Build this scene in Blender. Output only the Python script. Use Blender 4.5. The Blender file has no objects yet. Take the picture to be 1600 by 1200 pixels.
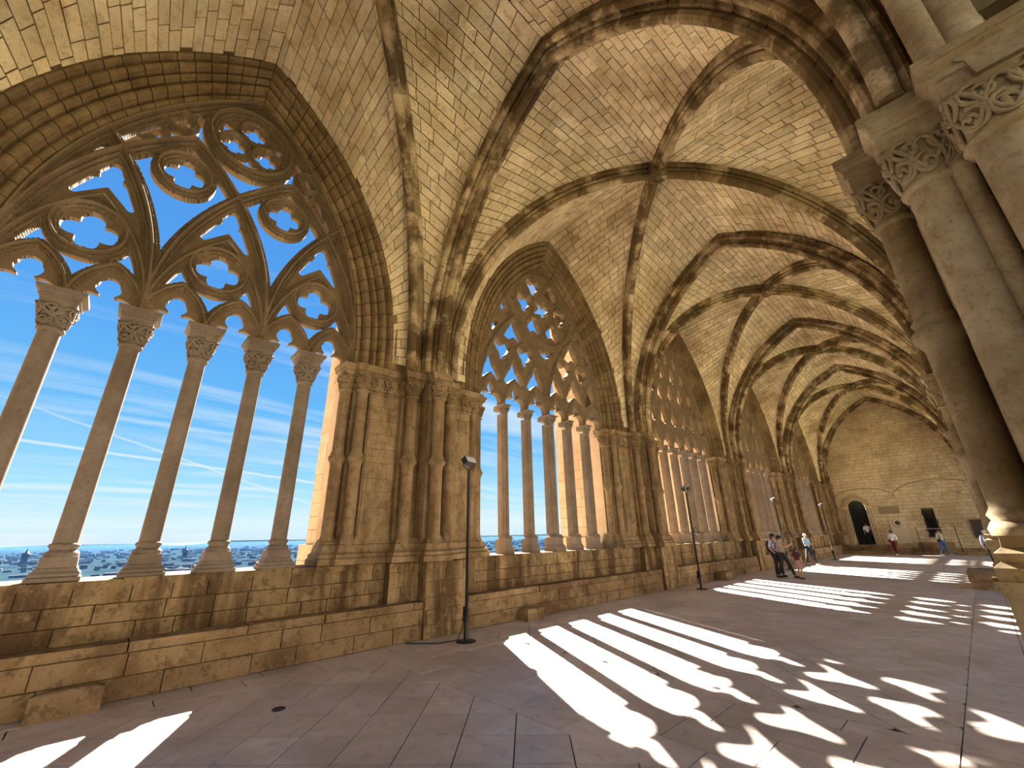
import bpy, math, random
import numpy as np
from mathutils import Vector, Matrix
random.seed(7)
PI = math.pi
sc = bpy.context.scene
COL = sc.collection
# ------------------------------------------------------------------ camera
R3 = (0.68077138, 0.73224654, -0.01911357); U3 = (0.26499261, -0.22187013, 0.93837762); F3 = (-0.68288304, 0.64388558, 0.34508276)
FPX = 644.54; EYE = Vector((0, 0, 1.85))
cd = bpy.data.cameras.new('camera'); cam = bpy.data.objects.new('camera', cd); COL.objects.link(cam)
cd.sensor_fit = 'HORIZONTAL'; cd.sensor_width = 36; cd.lens = 36 * FPX / 1600; cd.clip_start = .05; cd.clip_end = 60000
cam.matrix_world = Matrix(((R3[0], U3[0], -F3[0], 0), (R3[1], U3[1], -F3[1], 0), (R3[2], U3[2], -F3[2], 1.85), (0, 0, 0, 1)))
sc.camera = cam
# ------------------------------------------------------------------ light, sky, exposure
SUN_DIR = Vector((1, -.515, -.952)).normalized()
sd = bpy.data.lights.new('sun', 'SUN'); sun = bpy.data.objects.new('sun', sd); COL.objects.link(sun)
sun.rotation_euler = SUN_DIR.to_track_quat('-Z', 'Y').to_euler(); sun.location = (-60, 30, 60)
sd.energy = 40; sd.angle = math.radians(.6); sd.color = (1, .93, .82)
SKY_STRENGTH = .86
sc.view_settings.view_transform = 'Standard'; sc.view_settings.look = 'None'
sc.view_settings.exposure = 0.22; sc.view_settings.gamma = 1; sc.view_settings.use_curve_mapping = False
sc.cycles.max_bounces = 8; sc.cycles.diffuse_bounces = 6; sc.cycles.glossy_bounces = 3
sc.cycles.sample_clamp_indirect = 8

def build_world():
    w = bpy.data.worlds.new('sky'); sc.world = w; w.use_nodes = True
    nt = w.node_tree; nt.nodes.clear(); N = nt.nodes.new; L = nt.links.new
    tc = N('ShaderNodeTexCoord'); sep = N('ShaderNodeSeparateXYZ'); L(tc.outputs['Generated'], sep.inputs[0])
    ramp = N('ShaderNodeValToRGB'); cr = ramp.color_ramp
    L(sep.outputs['Z'], ramp.inputs[0])
    pts = [(0.0, (.62, .84, .97)), (.03, (.72, .93, 1)), (.09, (.42, .80, 1)), (.2, (.17, .55, .98)), (.42, (.10, .38, .90)), (1, (.05, .22, .68))]
    cr.elements[0].position = 0; cr.elements[1].position = 1
    for p, c in pts[1:-1]: e = cr.elements.new(p); e.color = (*c, 1)
    cr.elements[0].color = (*pts[0][1], 1); cr.elements[-1].color = (*pts[-1][1], 1)
    # cloud plane coordinates: direction projected on a high flat layer
    def math_(op, a, b=None):
        m = N('ShaderNodeMath'); m.operation = op
        for i, v in enumerate((a, b)):
            if v is None: continue
            if isinstance(v, (int, float)): m.inputs[i].default_value = v
            else: L(v, m.inputs[i])
        return m.outputs[0]
    zz = math_('MAXIMUM', sep.outputs['Z'], .015); zz = math_('ADD', zz, .06)
    px = math_('DIVIDE', sep.outputs['X'], zz); py = math_('DIVIDE', sep.outputs['Y'], zz)
    comb = N('ShaderNodeCombineXYZ'); L(px, comb.inputs[0]); L(py, comb.inputs[1])
    mp = N('ShaderNodeMapping'); mp.inputs['Rotation'].default_value = (0, 0, math.radians(22)); mp.inputs['Scale'].default_value = (.75, .16, 1)
    L(comb.outputs[0], mp.inputs[0])
    nz = N('ShaderNodeTexNoise'); nz.inputs['Scale'].default_value = 1.5; nz.inputs['Detail'].default_value = 8; nz.inputs['Roughness'].default_value = .6; nz.inputs['Distortion'].default_value = .9
    L(mp.outputs[0], nz.inputs['Vector'])
    mr = N('ShaderNodeMapRange'); mr.inputs[1].default_value = .47; mr.inputs[2].default_value = .76; L(nz.outputs[0], mr.inputs[0])
    nz2 = N('ShaderNodeTexNoise'); nz2.inputs['Scale'].default_value = .35; nz2.inputs['Detail'].default_value = 3; L(comb.outputs[0], nz2.inputs['Vector'])
    mr2 = N('ShaderNodeMapRange'); mr2.inputs[1].default_value = .34; mr2.inputs[2].default_value = .56; L(nz2.outputs[0], mr2.inputs[0])
    cl = math_('MULTIPLY', mr.outputs[0], mr2.outputs[0])
    mix = N('ShaderNodeMix'); mix.data_type = 'RGBA'; L(cl, mix.inputs[0]); L(ramp.outputs[0], mix.inputs[6]); mix.inputs[7].default_value = (.86, .95, 1, 1)
    # contrails: thin bands round great circles  n . dir = 0
    out = mix.outputs[2]
    def ray(px_, py_):
        return (Vector(R3) * ((px_ - 800) / FPX) + Vector(U3) * ((600 - py_) / FPX) + Vector(F3)).normalized()
    for (a, b, wd, st) in (((30, 687), (510, 757), .0035, .75), ((170, 677), (505, 795), .0028, .5), ((200, 655), (508, 700), .006, .35)):
        A, B = ray(*a), ray(*b); n = A.cross(B).normalized(); mid = (A + B).normalized(); ca = mid.dot(A)
        dp = N('ShaderNodeVectorMath'); dp.operation = 'DOT_PRODUCT'; L(tc.outputs['Generated'], dp.inputs[0]); dp.inputs[1].default_value = n
        nn = N('ShaderNodeTexNoise'); nn.inputs['Scale'].default_value = 30; nn.inputs['Detail'].default_value = 4; L(tc.outputs['Generated'], nn.inputs['Vector'])
        dpo = math_('ADD', dp.outputs['Value'], math_('MULTIPLY', math_('SUBTRACT', nn.outputs[0], .5), wd * 1.5))
        ab = math_('ABSOLUTE', dpo)
        m1 = N('ShaderNodeMapRange'); m1.inputs[1].default_value = wd; m1.inputs[2].default_value = 0; m1.inputs[3].default_value = 0; m1.inputs[4].default_value = st; L(ab, m1.inputs[0])
        dq = N('ShaderNodeVectorMath'); dq.operation = 'DOT_PRODUCT'; L(tc.outputs['Generated'], dq.inputs[0]); dq.inputs[1].default_value = mid
        m2 = N('ShaderNodeMapRange'); m2.inputs[1].default_value = ca - .05; m2.inputs[2].default_value = ca; L(dq.outputs['Value'], m2.inputs[0])
        f = math_('MULTIPLY', m1.outputs[0], m2.outputs[0])
        mx = N('ShaderNodeMix'); mx.data_type = 'RGBA'; L(f, mx.inputs[0]); L(out, mx.inputs[6]); mx.inputs[7].default_value = (.9, .97, 1, 1); out = mx.outputs[2]
    bg = N('ShaderNodeBackground'); L(out, bg.inputs[0]); bg.inputs[1].default_value = SKY_STRENGTH
    o = N('ShaderNodeOutputWorld'); L(bg.outputs[0], o.inputs[0])
build_world()

# ------------------------------------------------------------------ materials
def stone(name, base, dark, light=None, rough=.85, sc1=.35, sc2=3.0, stain=.45, bump=.25, drip=False, thr=(.45, .62), fine=26, spec=.25, bumpd=.02, tk=.16, patch=.38):
    m = bpy.data.materials.new(name); m.use_nodes = True; nt = m.node_tree; nt.nodes.clear(); N = nt.nodes.new; L = nt.links.new
    light = light or tuple(min(1, c * 1.25) for c in base)
    geo = N('ShaderNodeNewGeometry'); pos = geo.outputs['Position']
    att = N('ShaderNodeAttribute'); att.attribute_name = 'tone'
    def noise(scale, det, v=pos, ro=.55):
        n = N('ShaderNodeTexNoise'); n.inputs['Scale'].default_value = scale; n.inputs['Detail'].default_value = det; n.inputs['Roughness'].default_value = ro
        L(v, n.inputs['Vector']); return n.outputs[0]
    def rng(src, a, b, c=0., d=1.):
        r = N('ShaderNodeMapRange'); L(src, r.inputs[0])
        for i, v in enumerate((a, b, c, d)): r.inputs[i + 1].default_value = v
        return r.outputs[0]
    def mix(f, a, b, bt='MIX'):
        x = N('ShaderNodeMix'); x.data_type = 'RGBA'; x.blend_type = bt
        if isinstance(f, float): x.inputs[0].default_value = f
        else: L(f, x.inputs[0])
        for i, v in ((6, a), (7, b)):
            if isinstance(v, tuple): x.inputs[i].default_value = (*v, 1)
            else: L(v, x.inputs[i])
        return x.outputs[2]
    c = mix(rng(noise(sc2, 6), .35, .7), base, light)
    v2 = pos
    if drip:
        mp = N('ShaderNodeMapping'); mp.inputs['Scale'].default_value = (1, 1, .16); L(pos, mp.inputs[0]); v2 = mp.outputs[0]
    mk = N('ShaderNodeMath'); mk.operation = 'MULTIPLY'; L(rng(noise(sc1 * (5 if drip else 1), 7, v2, .6), thr[0], thr[1]), mk.inputs[0]); mk.inputs[1].default_value = stain
    c = mix(mk.outputs[0], c, dark)
    c = mix(rng(noise(sc2 * 1.9 + .7, 9, pos, .7), .53, .60, 0, patch), c, dark)
    c = mix(rng(noise(sc2 * 1.3 + .4, 9, pos, .72), .56, .64, 0, patch * .9), c, light)
    c = mix(rng(noise(fine, 4), .56, .74, 0, .45), c, tuple(x * .5 for x in dark))
    tn = N('ShaderNodeMath'); tn.operation = 'MULTIPLY_ADD'; L(att.outputs['Fac'], tn.inputs[0]); tn.inputs[1].default_value = tk; tn.inputs[2].default_value = 1.0
    cb = N('ShaderNodeCombineColor'); 
    for i in range(3): L(tn.outputs[0], cb.inputs[i])
    c = mix(1.0, c, cb.outputs[0], 'MULTIPLY')
    b = N('ShaderNodeBsdfPrincipled'); L(c, b.inputs['Base Color']); b.inputs['Roughness'].default_value = rough; b.inputs['Specular IOR Level'].default_value = spec
    bp = N('ShaderNodeBump'); bp.inputs['Strength'].default_value = bump; bp.inputs['Distance'].default_value = bumpd
    L(noise(7, 10, pos, .72), bp.inputs['Height']); L(bp.outputs[0], b.inputs['Normal'])
    o = N('ShaderNodeOutputMaterial'); L(b.outputs[0], o.inputs[0]); return m

def plain(name, col, rough=.6, metal=0., bump=0.):
    m = bpy.data.materials.new(name); m.use_nodes = True; nt = m.node_tree; b = nt.nodes['Principled BSDF']
    n = nt.nodes.new('ShaderNodeTexNoise'); n.inputs['Scale'].default_value = 14; n.inputs['Detail'].default_value = 5
    g = nt.nodes.new('ShaderNodeNewGeometry'); nt.links.new(g.outputs['Position'], n.inputs['Vector'])
    x = nt.nodes.new('ShaderNodeMix'); x.data_type = 'RGBA'; nt.links.new(n.outputs[0], x.inputs[0])
    x.inputs[6].default_value = (*[c * .8 for c in col], 1); x.inputs[7].default_value = (*[min(1, c * 1.2) for c in col], 1)
    nt.links.new(x.outputs[2], b.inputs['Base Color']); b.inputs['Roughness'].default_value = rough; b.inputs['Metallic'].default_value = metal
    return m

M = dict(
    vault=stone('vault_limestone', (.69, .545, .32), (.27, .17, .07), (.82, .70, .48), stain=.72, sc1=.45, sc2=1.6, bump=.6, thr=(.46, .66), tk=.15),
    mortar=stone('mortar', (.15, .095, .045), (.10, .06, .03)),
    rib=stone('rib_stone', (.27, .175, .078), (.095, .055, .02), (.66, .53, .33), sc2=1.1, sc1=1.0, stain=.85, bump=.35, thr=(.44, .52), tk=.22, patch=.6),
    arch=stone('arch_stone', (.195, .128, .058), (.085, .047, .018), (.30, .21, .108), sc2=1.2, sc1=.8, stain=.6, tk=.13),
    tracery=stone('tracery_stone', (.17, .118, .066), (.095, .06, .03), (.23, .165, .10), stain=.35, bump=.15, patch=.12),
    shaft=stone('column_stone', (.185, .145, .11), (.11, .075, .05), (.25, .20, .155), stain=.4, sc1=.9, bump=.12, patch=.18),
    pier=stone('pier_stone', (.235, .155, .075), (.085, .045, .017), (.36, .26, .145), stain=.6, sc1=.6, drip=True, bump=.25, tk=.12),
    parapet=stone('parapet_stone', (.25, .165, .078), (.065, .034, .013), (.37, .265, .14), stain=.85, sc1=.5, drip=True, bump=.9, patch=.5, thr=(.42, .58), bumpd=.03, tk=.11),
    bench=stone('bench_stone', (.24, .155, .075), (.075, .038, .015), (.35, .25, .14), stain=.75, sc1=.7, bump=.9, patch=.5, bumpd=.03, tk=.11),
    floor=stone('floor_stone', (.56, .48, .42), (.36, .29, .24), (.66, .585, .53), stain=.5, sc1=.7, rough=.36, bump=.06, patch=.16, fine=7, spec=.6, tk=.13),
    grout=stone('grout', (.06, .04, .03), (.04, .03, .02)),
    rpier=stone('right_pier_stone', (.33, .255, .14), (.15, .095, .038), (.46, .38, .25), stain=.65, sc1=.9, bump=.15),
    endwall=stone('end_wall_stone', (.56, .45, .28), (.26, .17, .08), (.60, .49, .31), stain=.5, sc1=.4, bump=.3, tk=.10),
    ext=stone('exterior_stone', (.68, .47, .29), (.48, .30, .17), (.74, .56, .38), stain=.35, sc1=.4, bump=.3, tk=.07, patch=.15),
    dark=plain('dark_opening', (.006, .006, .007), .9),
    metal=plain('black_metal', (.03, .03, .032), .4, .6), steel=plain('grey_steel', (.35, .36, .38), .3, .8), glass=plain('lamp_glass', (.6, .62, .65), .1),
    plaque=plain('plaque_stone', (.26, .19, .12), .8), relief=plain('relief_stone', (.55, .46, .32), .8),
    ground=stone('dry_ground', (.40, .33, .22), (.22, .19, .10), sc1=.1), grass=stone('courtyard_grass', (.13, .15, .05), (.08, .09, .03), sc1=.3),
    board=plain('brown_board', (.05, .03, .025), .5), white=plain('white_cord', (.8, .8, .8), .6),
)

# ------------------------------------------------------------------ mesh helpers
class MB:
    def __init__(s): s.v = []; s.f = []; s.t = []; s.sm = []
    def add(s, vs, fs, tone=0., smooth=False):
        o = len(s.v); s.v += [tuple(p) for p in vs]
        for f in fs: s.f.append(tuple(i + o for i in f)); s.t.append(tone); s.sm.append(smooth)
        return s
    def box(s, a, b, tone=0.):
        x0, y0, z0 = a; x1, y1, z1 = b
        v = [(x, y, z) for z in (z0, z1) for y in (y0, y1) for x in (x0, x1)]
        return s.add(v, [(0, 2, 3, 1), (4, 5, 7, 6), (0, 1, 5, 4), (2, 6, 7, 3), (0, 4, 6, 2), (1, 3, 7, 5)], tone)
    def hexa(s, q0, q1, tone=0.):
        "q0 back quad, q1 front quad"
        return s.add(list(q0) + list(q1), [(0, 1, 2, 3), (4, 7, 6, 5), (0, 4, 5, 1), (1, 5, 6, 2), (2, 6, 7, 3), (3, 7, 4, 0)], tone)
    def lathe(s, c, prof, n=24, tone=0., smooth=True, shape=None):
        vs = []; fs = []
        for r, z in prof:
            for i in range(n):
                a = 2 * PI * i / n; k = shape(a) if shape else 1
                vs.append((c[0] + r * k * math.cos(a), c[1] + r * k * math.sin(a), z))
        m = len(prof)
        for j in range(m - 1):
            for i in range(n): i2 = (i + 1) % n; fs.append((j * n + i, j * n + i2, (j + 1) * n + i2, (j + 1) * n + i))
        s.add(vs, fs, tone, smooth); s.add(vs[:n], [tuple(range(n))[::-1]], tone); s.add(vs[-n:], [tuple(range(n))], tone); return s
    def sq(s, c, prof, tone=0., ky=1.):
        vs = []; fs = []
        for h, z in prof: vs += [(c[0] - h, c[1] - h * ky, z), (c[0] + h, c[1] - h * ky, z), (c[0] + h, c[1] + h * ky, z), (c[0] - h, c[1] + h * ky, z)]
        for j in range(len(prof) - 1):
            for i in range(4): i2 = (i + 1) % 4; fs.append((j * 4 + i, j * 4 + i2, j * 4 + 4 + i2, j * 4 + 4 + i))
        n = len(prof); fs += [(3, 2, 1, 0), (n * 4 - 4, n * 4 - 3, n * 4 - 2, n * 4 - 1)]
        return s.add(vs, fs, tone)
    def tube(s, pts, r, n=6, tone=0., cap=True):
        pts = [Vector(p) for p in pts]; vs = []; fs = []; m = len(pts); up = Vector((0, 0, 1)); prev = None
        for i, p in enumerate(pts):
            d = (pts[min(i + 1, m - 1)] - pts[max(i - 1, 0)]); d = d.normalized() if d.length > 1e-9 else up
            a = prev - d * prev.dot(d) if prev else (Vector((1, 0, 0)) if abs(d.x) < .8 else Vector((0, 1, 0))); a = (a - d * a.dot(d)).normalized(); prev = a
            b = d.cross(a); rr = r[i] if isinstance(r, (list, tuple)) else r
            for k in range(n): t = 2 * PI * k / n; vs.append(p + a * rr * math.cos(t) + b * rr * math.sin(t))
        for j in range(m - 1):
            for k in range(n): k2 = (k + 1) % n; fs.append((j * n + k, j * n + k2, (j + 1) * n + k2, (j + 1) * n + k))
        s.add(vs, fs, tone, True)
        if cap: s.add(vs[:n], [tuple(range(n))[::-1]], tone); s.add(vs[-n:], [tuple(range(n))], tone)
        return s
    def ell(s, c, r, rot=None, n=8, m=6, tone=0.):
        vs = []; fs = []
        for j in range(m + 1):
            ph = PI * j / m
            for i in range(n):
                th = 2 * PI * i / n; p = Vector((r[0] * math.sin(ph) * math.cos(th), r[1] * math.sin(ph) * math.sin(th), r[2] * math.cos(ph)))
                if rot: p = rot @ p
                vs.append(Vector(c) + p)
        for j in range(m):
            for i in range(n): i2 = (i + 1) % n; fs.append((j * n + i, (j + 1) * n + i, (j + 1) * n + i2, j * n + i2))
        return s.add(vs, fs, tone, True)
    def build(s, name, mat, parent=None, **props):
        me = bpy.data.meshes.new(name); off = Vector((0, 0, 0)); q = parent
        while q is not None: off += q.location; q = q.parent
        v = np.array(s.v, dtype=float) - np.array(off)
        me.from_pydata(v.tolist(), [], s.f)
        if any(s.t):
            a = me.attributes.new('tone', 'FLOAT', 'FACE'); a.data.foreach_set('value', s.t)
        if any(s.sm): me.polygons.foreach_set('use_smooth', s.sm)
        me.materials.append(mat); o = bpy.data.objects.new(name, me); COL.objects.link(o)
        if parent: o.parent = parent
        for k, vv in props.items(): o[k] = vv
        return o

def thing(name, loc, label, cat, group=None, kind=None):
    o = bpy.data.objects.new(name, None); COL.objects.link(o); o.location = loc; o.empty_display_size = .2; o['label'] = label; o['category'] = cat
    if group: o['group'] = group
    if kind: o['kind'] = kind
    return o
def tag(o, label, cat, group=None, kind=None):
    o['label'] = label; o['category'] = cat
    if group: o['group'] = group
    if kind: o['kind'] = kind
    return o

def px(p):
    d = Vector(p) - EYE; z = d.dot(Vector(F3))
    if z < .05: return None
    return (800 + FPX * d.dot(Vector(R3)) / z, 600 - FPX * d.dot(Vector(U3)) / z)
def pxsize(q):
    P = [px(p) for p in q]
    if any(p is None for p in P): return 0
    cx = sum(p[0] for p in P) / len(P); cy = sum(p[1] for p in P) / len(P)
    if not (-30 < cx < 1630 and -30 < cy < 1230): return 0
    a = 0
    for i in range(len(P)): x0, y0 = P[i]; x1, y1 = P[(i + 1) % len(P)]; a += x0 * y1 - x1 * y0
    return abs(a) / 2

def emit_blocks(blocks, name, mat, parent, cap=300, minpx=60, stuffname=None):
    "blocks: list of (backquad, frontquad, tone)"
    sz = [(pxsize(b[1]), i) for i, b in enumerate(blocks)]; sz.sort(reverse=True)
    one = [i for s_, i in sz[:cap] if s_ >= minpx]; ones = set(one); rest = MB()
    for i, (q0, q1, t) in enumerate(blocks):
        if i in ones: MB().hexa(q0, q1, t).build(name, mat, parent)
        else: rest.hexa(q0, q1, t)
    if rest.v: rest.build(stuffname or 'small_' + name + 's', mat, parent, kind='stuff')

rnd = random.uniform
def masonry(P, W, H, ch, bl, d=.03, gap=.008, holes=None, jit=.006, u0=0, v0=0, seed=1):
    """courses of blocks on a surface P(u,v,depth)->point ; returns block list"""
    rg = random.Random(seed); out = []; v = v0; row = 0
    while v < H - .04:
        h = ch * rg.uniform(.85, 1.15); v1 = min(v + h, H)
        if H - v1 < ch * .4: v1 = H
        u = u0 - rg.uniform(0, bl)
        while u < W - .02:
            w = bl * rg.uniform(.65, 1.4); a, b = max(u, u0), min(u + w, W); u += w
            if b - a < .05: continue
            cu, cv = (a + b) / 2, (v + v1) / 2
            dd = rg.uniform(-jit, jit); t = rg.uniform(-1, 1); g = gap
            co = [(a + g, v + g), (b - g, v + g), (b - g, v1 - g), (a + g, v1 - g)]
            if holes and holes(a, b, v, v1):
                xs = [a + (b - a) * k / 6 for k in range(7)]; run = None
                for k in range(7):
                    ok = k < 6 and not holes(xs[k], xs[k + 1], v, v1)
                    if ok and run is None: run = xs[k]
                    if not ok and run is not None:
                        c2 = [(run + g, v + g), (xs[k] - g, v + g), (xs[k] - g, v1 - g), (run + g, v1 - g)]; out.append(([P(x, y, -d) for x, y in c2], [P(x, y, dd) for x, y in c2], t)); run = None
                continue
            out.append(([P(x, y, -d) for x, y in co], [P(x, y, dd) for x, y in co], t))
        v = v1; row += 1
    return out

def offset_path(path, off, close=False):
    "miter offset of an open 2-D polyline, positive = to the right of travel"
    n = len(path); out = []
    def nrm(a, b): dx, dy = b[0] - a[0], b[1] - a[1]; l = math.hypot(dx, dy); return (dy / l, -dx / l)
    for i, p in enumerate(path):
        ns = []
        if i > 0: ns.append(nrm(path[i - 1], p))
        if i < n - 1: ns.append(nrm(p, path[i + 1]))
        if len(ns) == 1: m = ns[0]; k = 1
        else:
            m = (ns[0][0] + ns[1][0], ns[0][1] + ns[1][1]); l = math.hypot(*m); m = (m[0] / l, m[1] / l); k = 1 / max(.4, m[0] * ns[0][0] + m[1] * ns[0][1])
        out.append((p[0] + m[0] * off * k, p[1] + m[1] * off * k))
    return out
def loft(mb, path, prof, back, tone=0.):
    "vertical loft of plan polyline with (offset,z) profile; 'back' closes it with straight runs to plane x=back"
    rings = []
    for off, z in prof:
        q = offset_path(path, off); q = [(back, q[0][1])] + q + [(back, q[-1][1])]; rings.append([(x, y, z) for x, y in q])
    n = len(rings[0]); vs = [p for r in rings for p in r]; fs = []
    for j in range(len(rings) - 1):
        for i in range(n - 1): fs.append((j * n + i, j * n + i + 1, (j + 1) * n + i + 1, (j + 1) * n + i))
    mb.add(vs, fs, tone); mb.add(rings[-1], [tuple(range(n))], tone); mb.add(rings[0], [tuple(range(n))[::-1]], tone); return mb

def sweep(path, side, prof, tone=0., mb=None, down=None):
    "sweep open/closed profile (s,d) along path; side = vector; d is towards down(i)"
    mb = mb or MB(); vs = []; fs = []; m = len(prof); n = len(path)
    for i, p in enumerate(path):
        t = (path[min(i + 1, n - 1)] - path[max(i - 1, 0)]).normalized(); dn = down[i] if down else t.cross(side).normalized()
        for s_, d_ in prof: vs.append(p + side * s_ + dn * d_)
    for i in range(n - 1):
        for j in range(m - 1): fs.append((i * m + j, i * m + j + 1, (i + 1) * m + j + 1, (i + 1) * m + j))
    mb.add(vs, fs, tone, False); mb.add(vs[:m], [tuple(range(m))], tone); mb.add(vs[-m:], [tuple(range(m))[::-1]], tone)
    return mb
def circ(cx, cy, r, a0, a1, n=6):
    return [(cx + r * math.cos(math.radians(a0 + (a1 - a0) * i / n)), cy + r * math.sin(math.radians(a0 + (a1 - a0) * i / n))) for i in range(n + 1)]

# ------------------------------------------------------------------ layout numbers
XW = -8.6; XL = -8.3; XRW = .78; XC = -3.76
P = [-4.1, 4.95, 14.45, 23.95, 33.45, 44.2]
ZA = 5.45; ZAP = 12.15
WIN = [(.5, 2.66, 6.61), (9.71, 2.9, 6.44), (19.2, 2.9, 6.44), (28.7, 2.9, 6.44), (38.6, 2.9, 6.44)]
ZS = 5.82; SILL = 1.4; BENCH = .66; YEND = 44.2
# ------------------------------------------------------------------ vault curves
def resample(pts, n):
    L = [0]
    for a, b in zip(pts, pts[1:]): L.append(L[-1] + (b - a).length)
    out = []; j = 0
    for i in range(n + 1):
        d = L[-1] * i / n
        while j < len(L) - 2 and L[j + 1] < d: j += 1
        f = (d - L[j]) / max(1e-9, L[j + 1] - L[j]); out.append(pts[j].lerp(pts[j + 1], f))
    return out
def at(curve, t):
    n = len(curve) - 1; x = max(0, min(n - 1e-6, t * n)); i = int(x); return curve[i].lerp(curve[i + 1], x - i)
def semi(A, B, n=48):
    "arc in the vertical plane through A (foot) and B (crown), level at B"
    h = B.z - A.z; D = math.hypot(B.x - A.x, B.y - A.y); zc = (h * h - D * D) / (2 * h); R = h - zc; a0 = math.asin(max(-1, min(1, -zc / R)))
    out = []
    for i in range(n + 1):
        a = a0 + (PI / 2 - a0) * i / n; x = D - R * math.cos(a); z = zc + R * math.sin(a); f = x / D
        out.append(Vector((A.x + (B.x - A.x) * f, A.y + (B.y - A.y) * f, A.z + z)))
    out[0] = A.copy(); return resample(out, n)
def pointed(A, B, zs, n=48):
    "half pointed arch foot A, upright to zs, then arc (centre level zs) to crown B"
    h = B.z - zs; D = math.hypot(B.x - A.x, B.y - A.y); R = (h * h + D * D) / (2 * D); out = [A.copy()]
    a1 = math.asin(min(1, h / R))
    for i in range(n + 1):
        a = a1 * i / n; f = (R - R * math.cos(a)) / D; out.append(Vector((A.x + (B.x - A.x) * f, A.y + (B.y - A.y) * f, zs + R * math.sin(a))))
    return resample(out, n)
XTL, XTR = -8.02, .50            # feet of the transverse arches (extrados)
def roll(cx, cy, r): return [(cx + r * math.cos(math.radians(a)), cy + r * math.sin(math.radians(a))) for a in (180, 150, 120, 90, 60, 30, 0)]
def bead(cx, cy, r): return [(cx + r * math.cos(math.radians(a)), cy + r * math.sin(math.radians(a))) for a in (222, 190, 155, 120, 90, 60, 25, -10, -42)]
RIBPROF = [(-.18, -.03), (-.18, .09), (-.155, .12), (-.10, .13), (-.10, .17), (-.145, .19), (-.14, .23), (-.07, .24)] + bead(0, .305, .105) + [(.07, .24), (.14, .23), (.145, .19), (.10, .17), (.10, .13), (.155, .12), (.18, .09), (.18, -.03)]
TRPROF = [(-.31, -.03), (-.31, .10)] + bead(-.235, .15, .08) + [(-.15, .17), (-.14, .25), (-.075, .26)] + bead(0, .325, .105) + [(.075, .26), (.14, .25), (.15, .17)] + bead(.235, .15, .08) + [(.31, .10), (.31, -.03)]
def rib_half(curve, parent, single, nv, prof=RIBPROF, mat=None, name='voussoir', inner=None):
    A, B = curve[0], curve[-1]; hz = Vector((B.x - A.x, B.y - A.y, 0)).normalized(); side = hz.cross(Vector((0, 0, 1))).normalized()
    mat = mat or M['rib']; big = MB(); L = len(curve) - 1
    core = [at(curve, i / 24) for i in range(25)]
    cp = [(s * .93, d - .018 if d > 0 else d) for s, d in prof]
    def down(path):
        r = []
        for i in range(len(path)):
            t = (path[min(i + 1, len(path) - 1)] - path[max(i - 1, 0)]).normalized(); dn = t.cross(side)
            if dn.dot(hz * .5 + Vector((0, 0, -1))) < 0: dn = -dn
            r.append(dn.normalized())
        return r
    for k in range(nv):
        a, b = k / nv, (k + 1) / nv; g = .0055 / nv * 2.6
        path = [at(curve, a + g), at(curve, (a + b) / 2), at(curve, b - g)]
        tone = rnd(-1.3, 1.0)
        # ends take the tangent of the whole curve so that neighbours meet squarely
        full = [at(curve, max(0, a - .02)), at(curve, a + g), at(curve, min(1, a + .02))]
        dn = down(path)
        m = MB() if single else big
        sweep(path, side, prof, tone, m, dn)
        if single: m.build(name, mat, parent)
    if big.v: big.build(name + 's', mat, parent, kind='stuff')
    sweep(core, side, cp, 0, None, down(core)).build('core', M['mortar'], parent)

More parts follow.
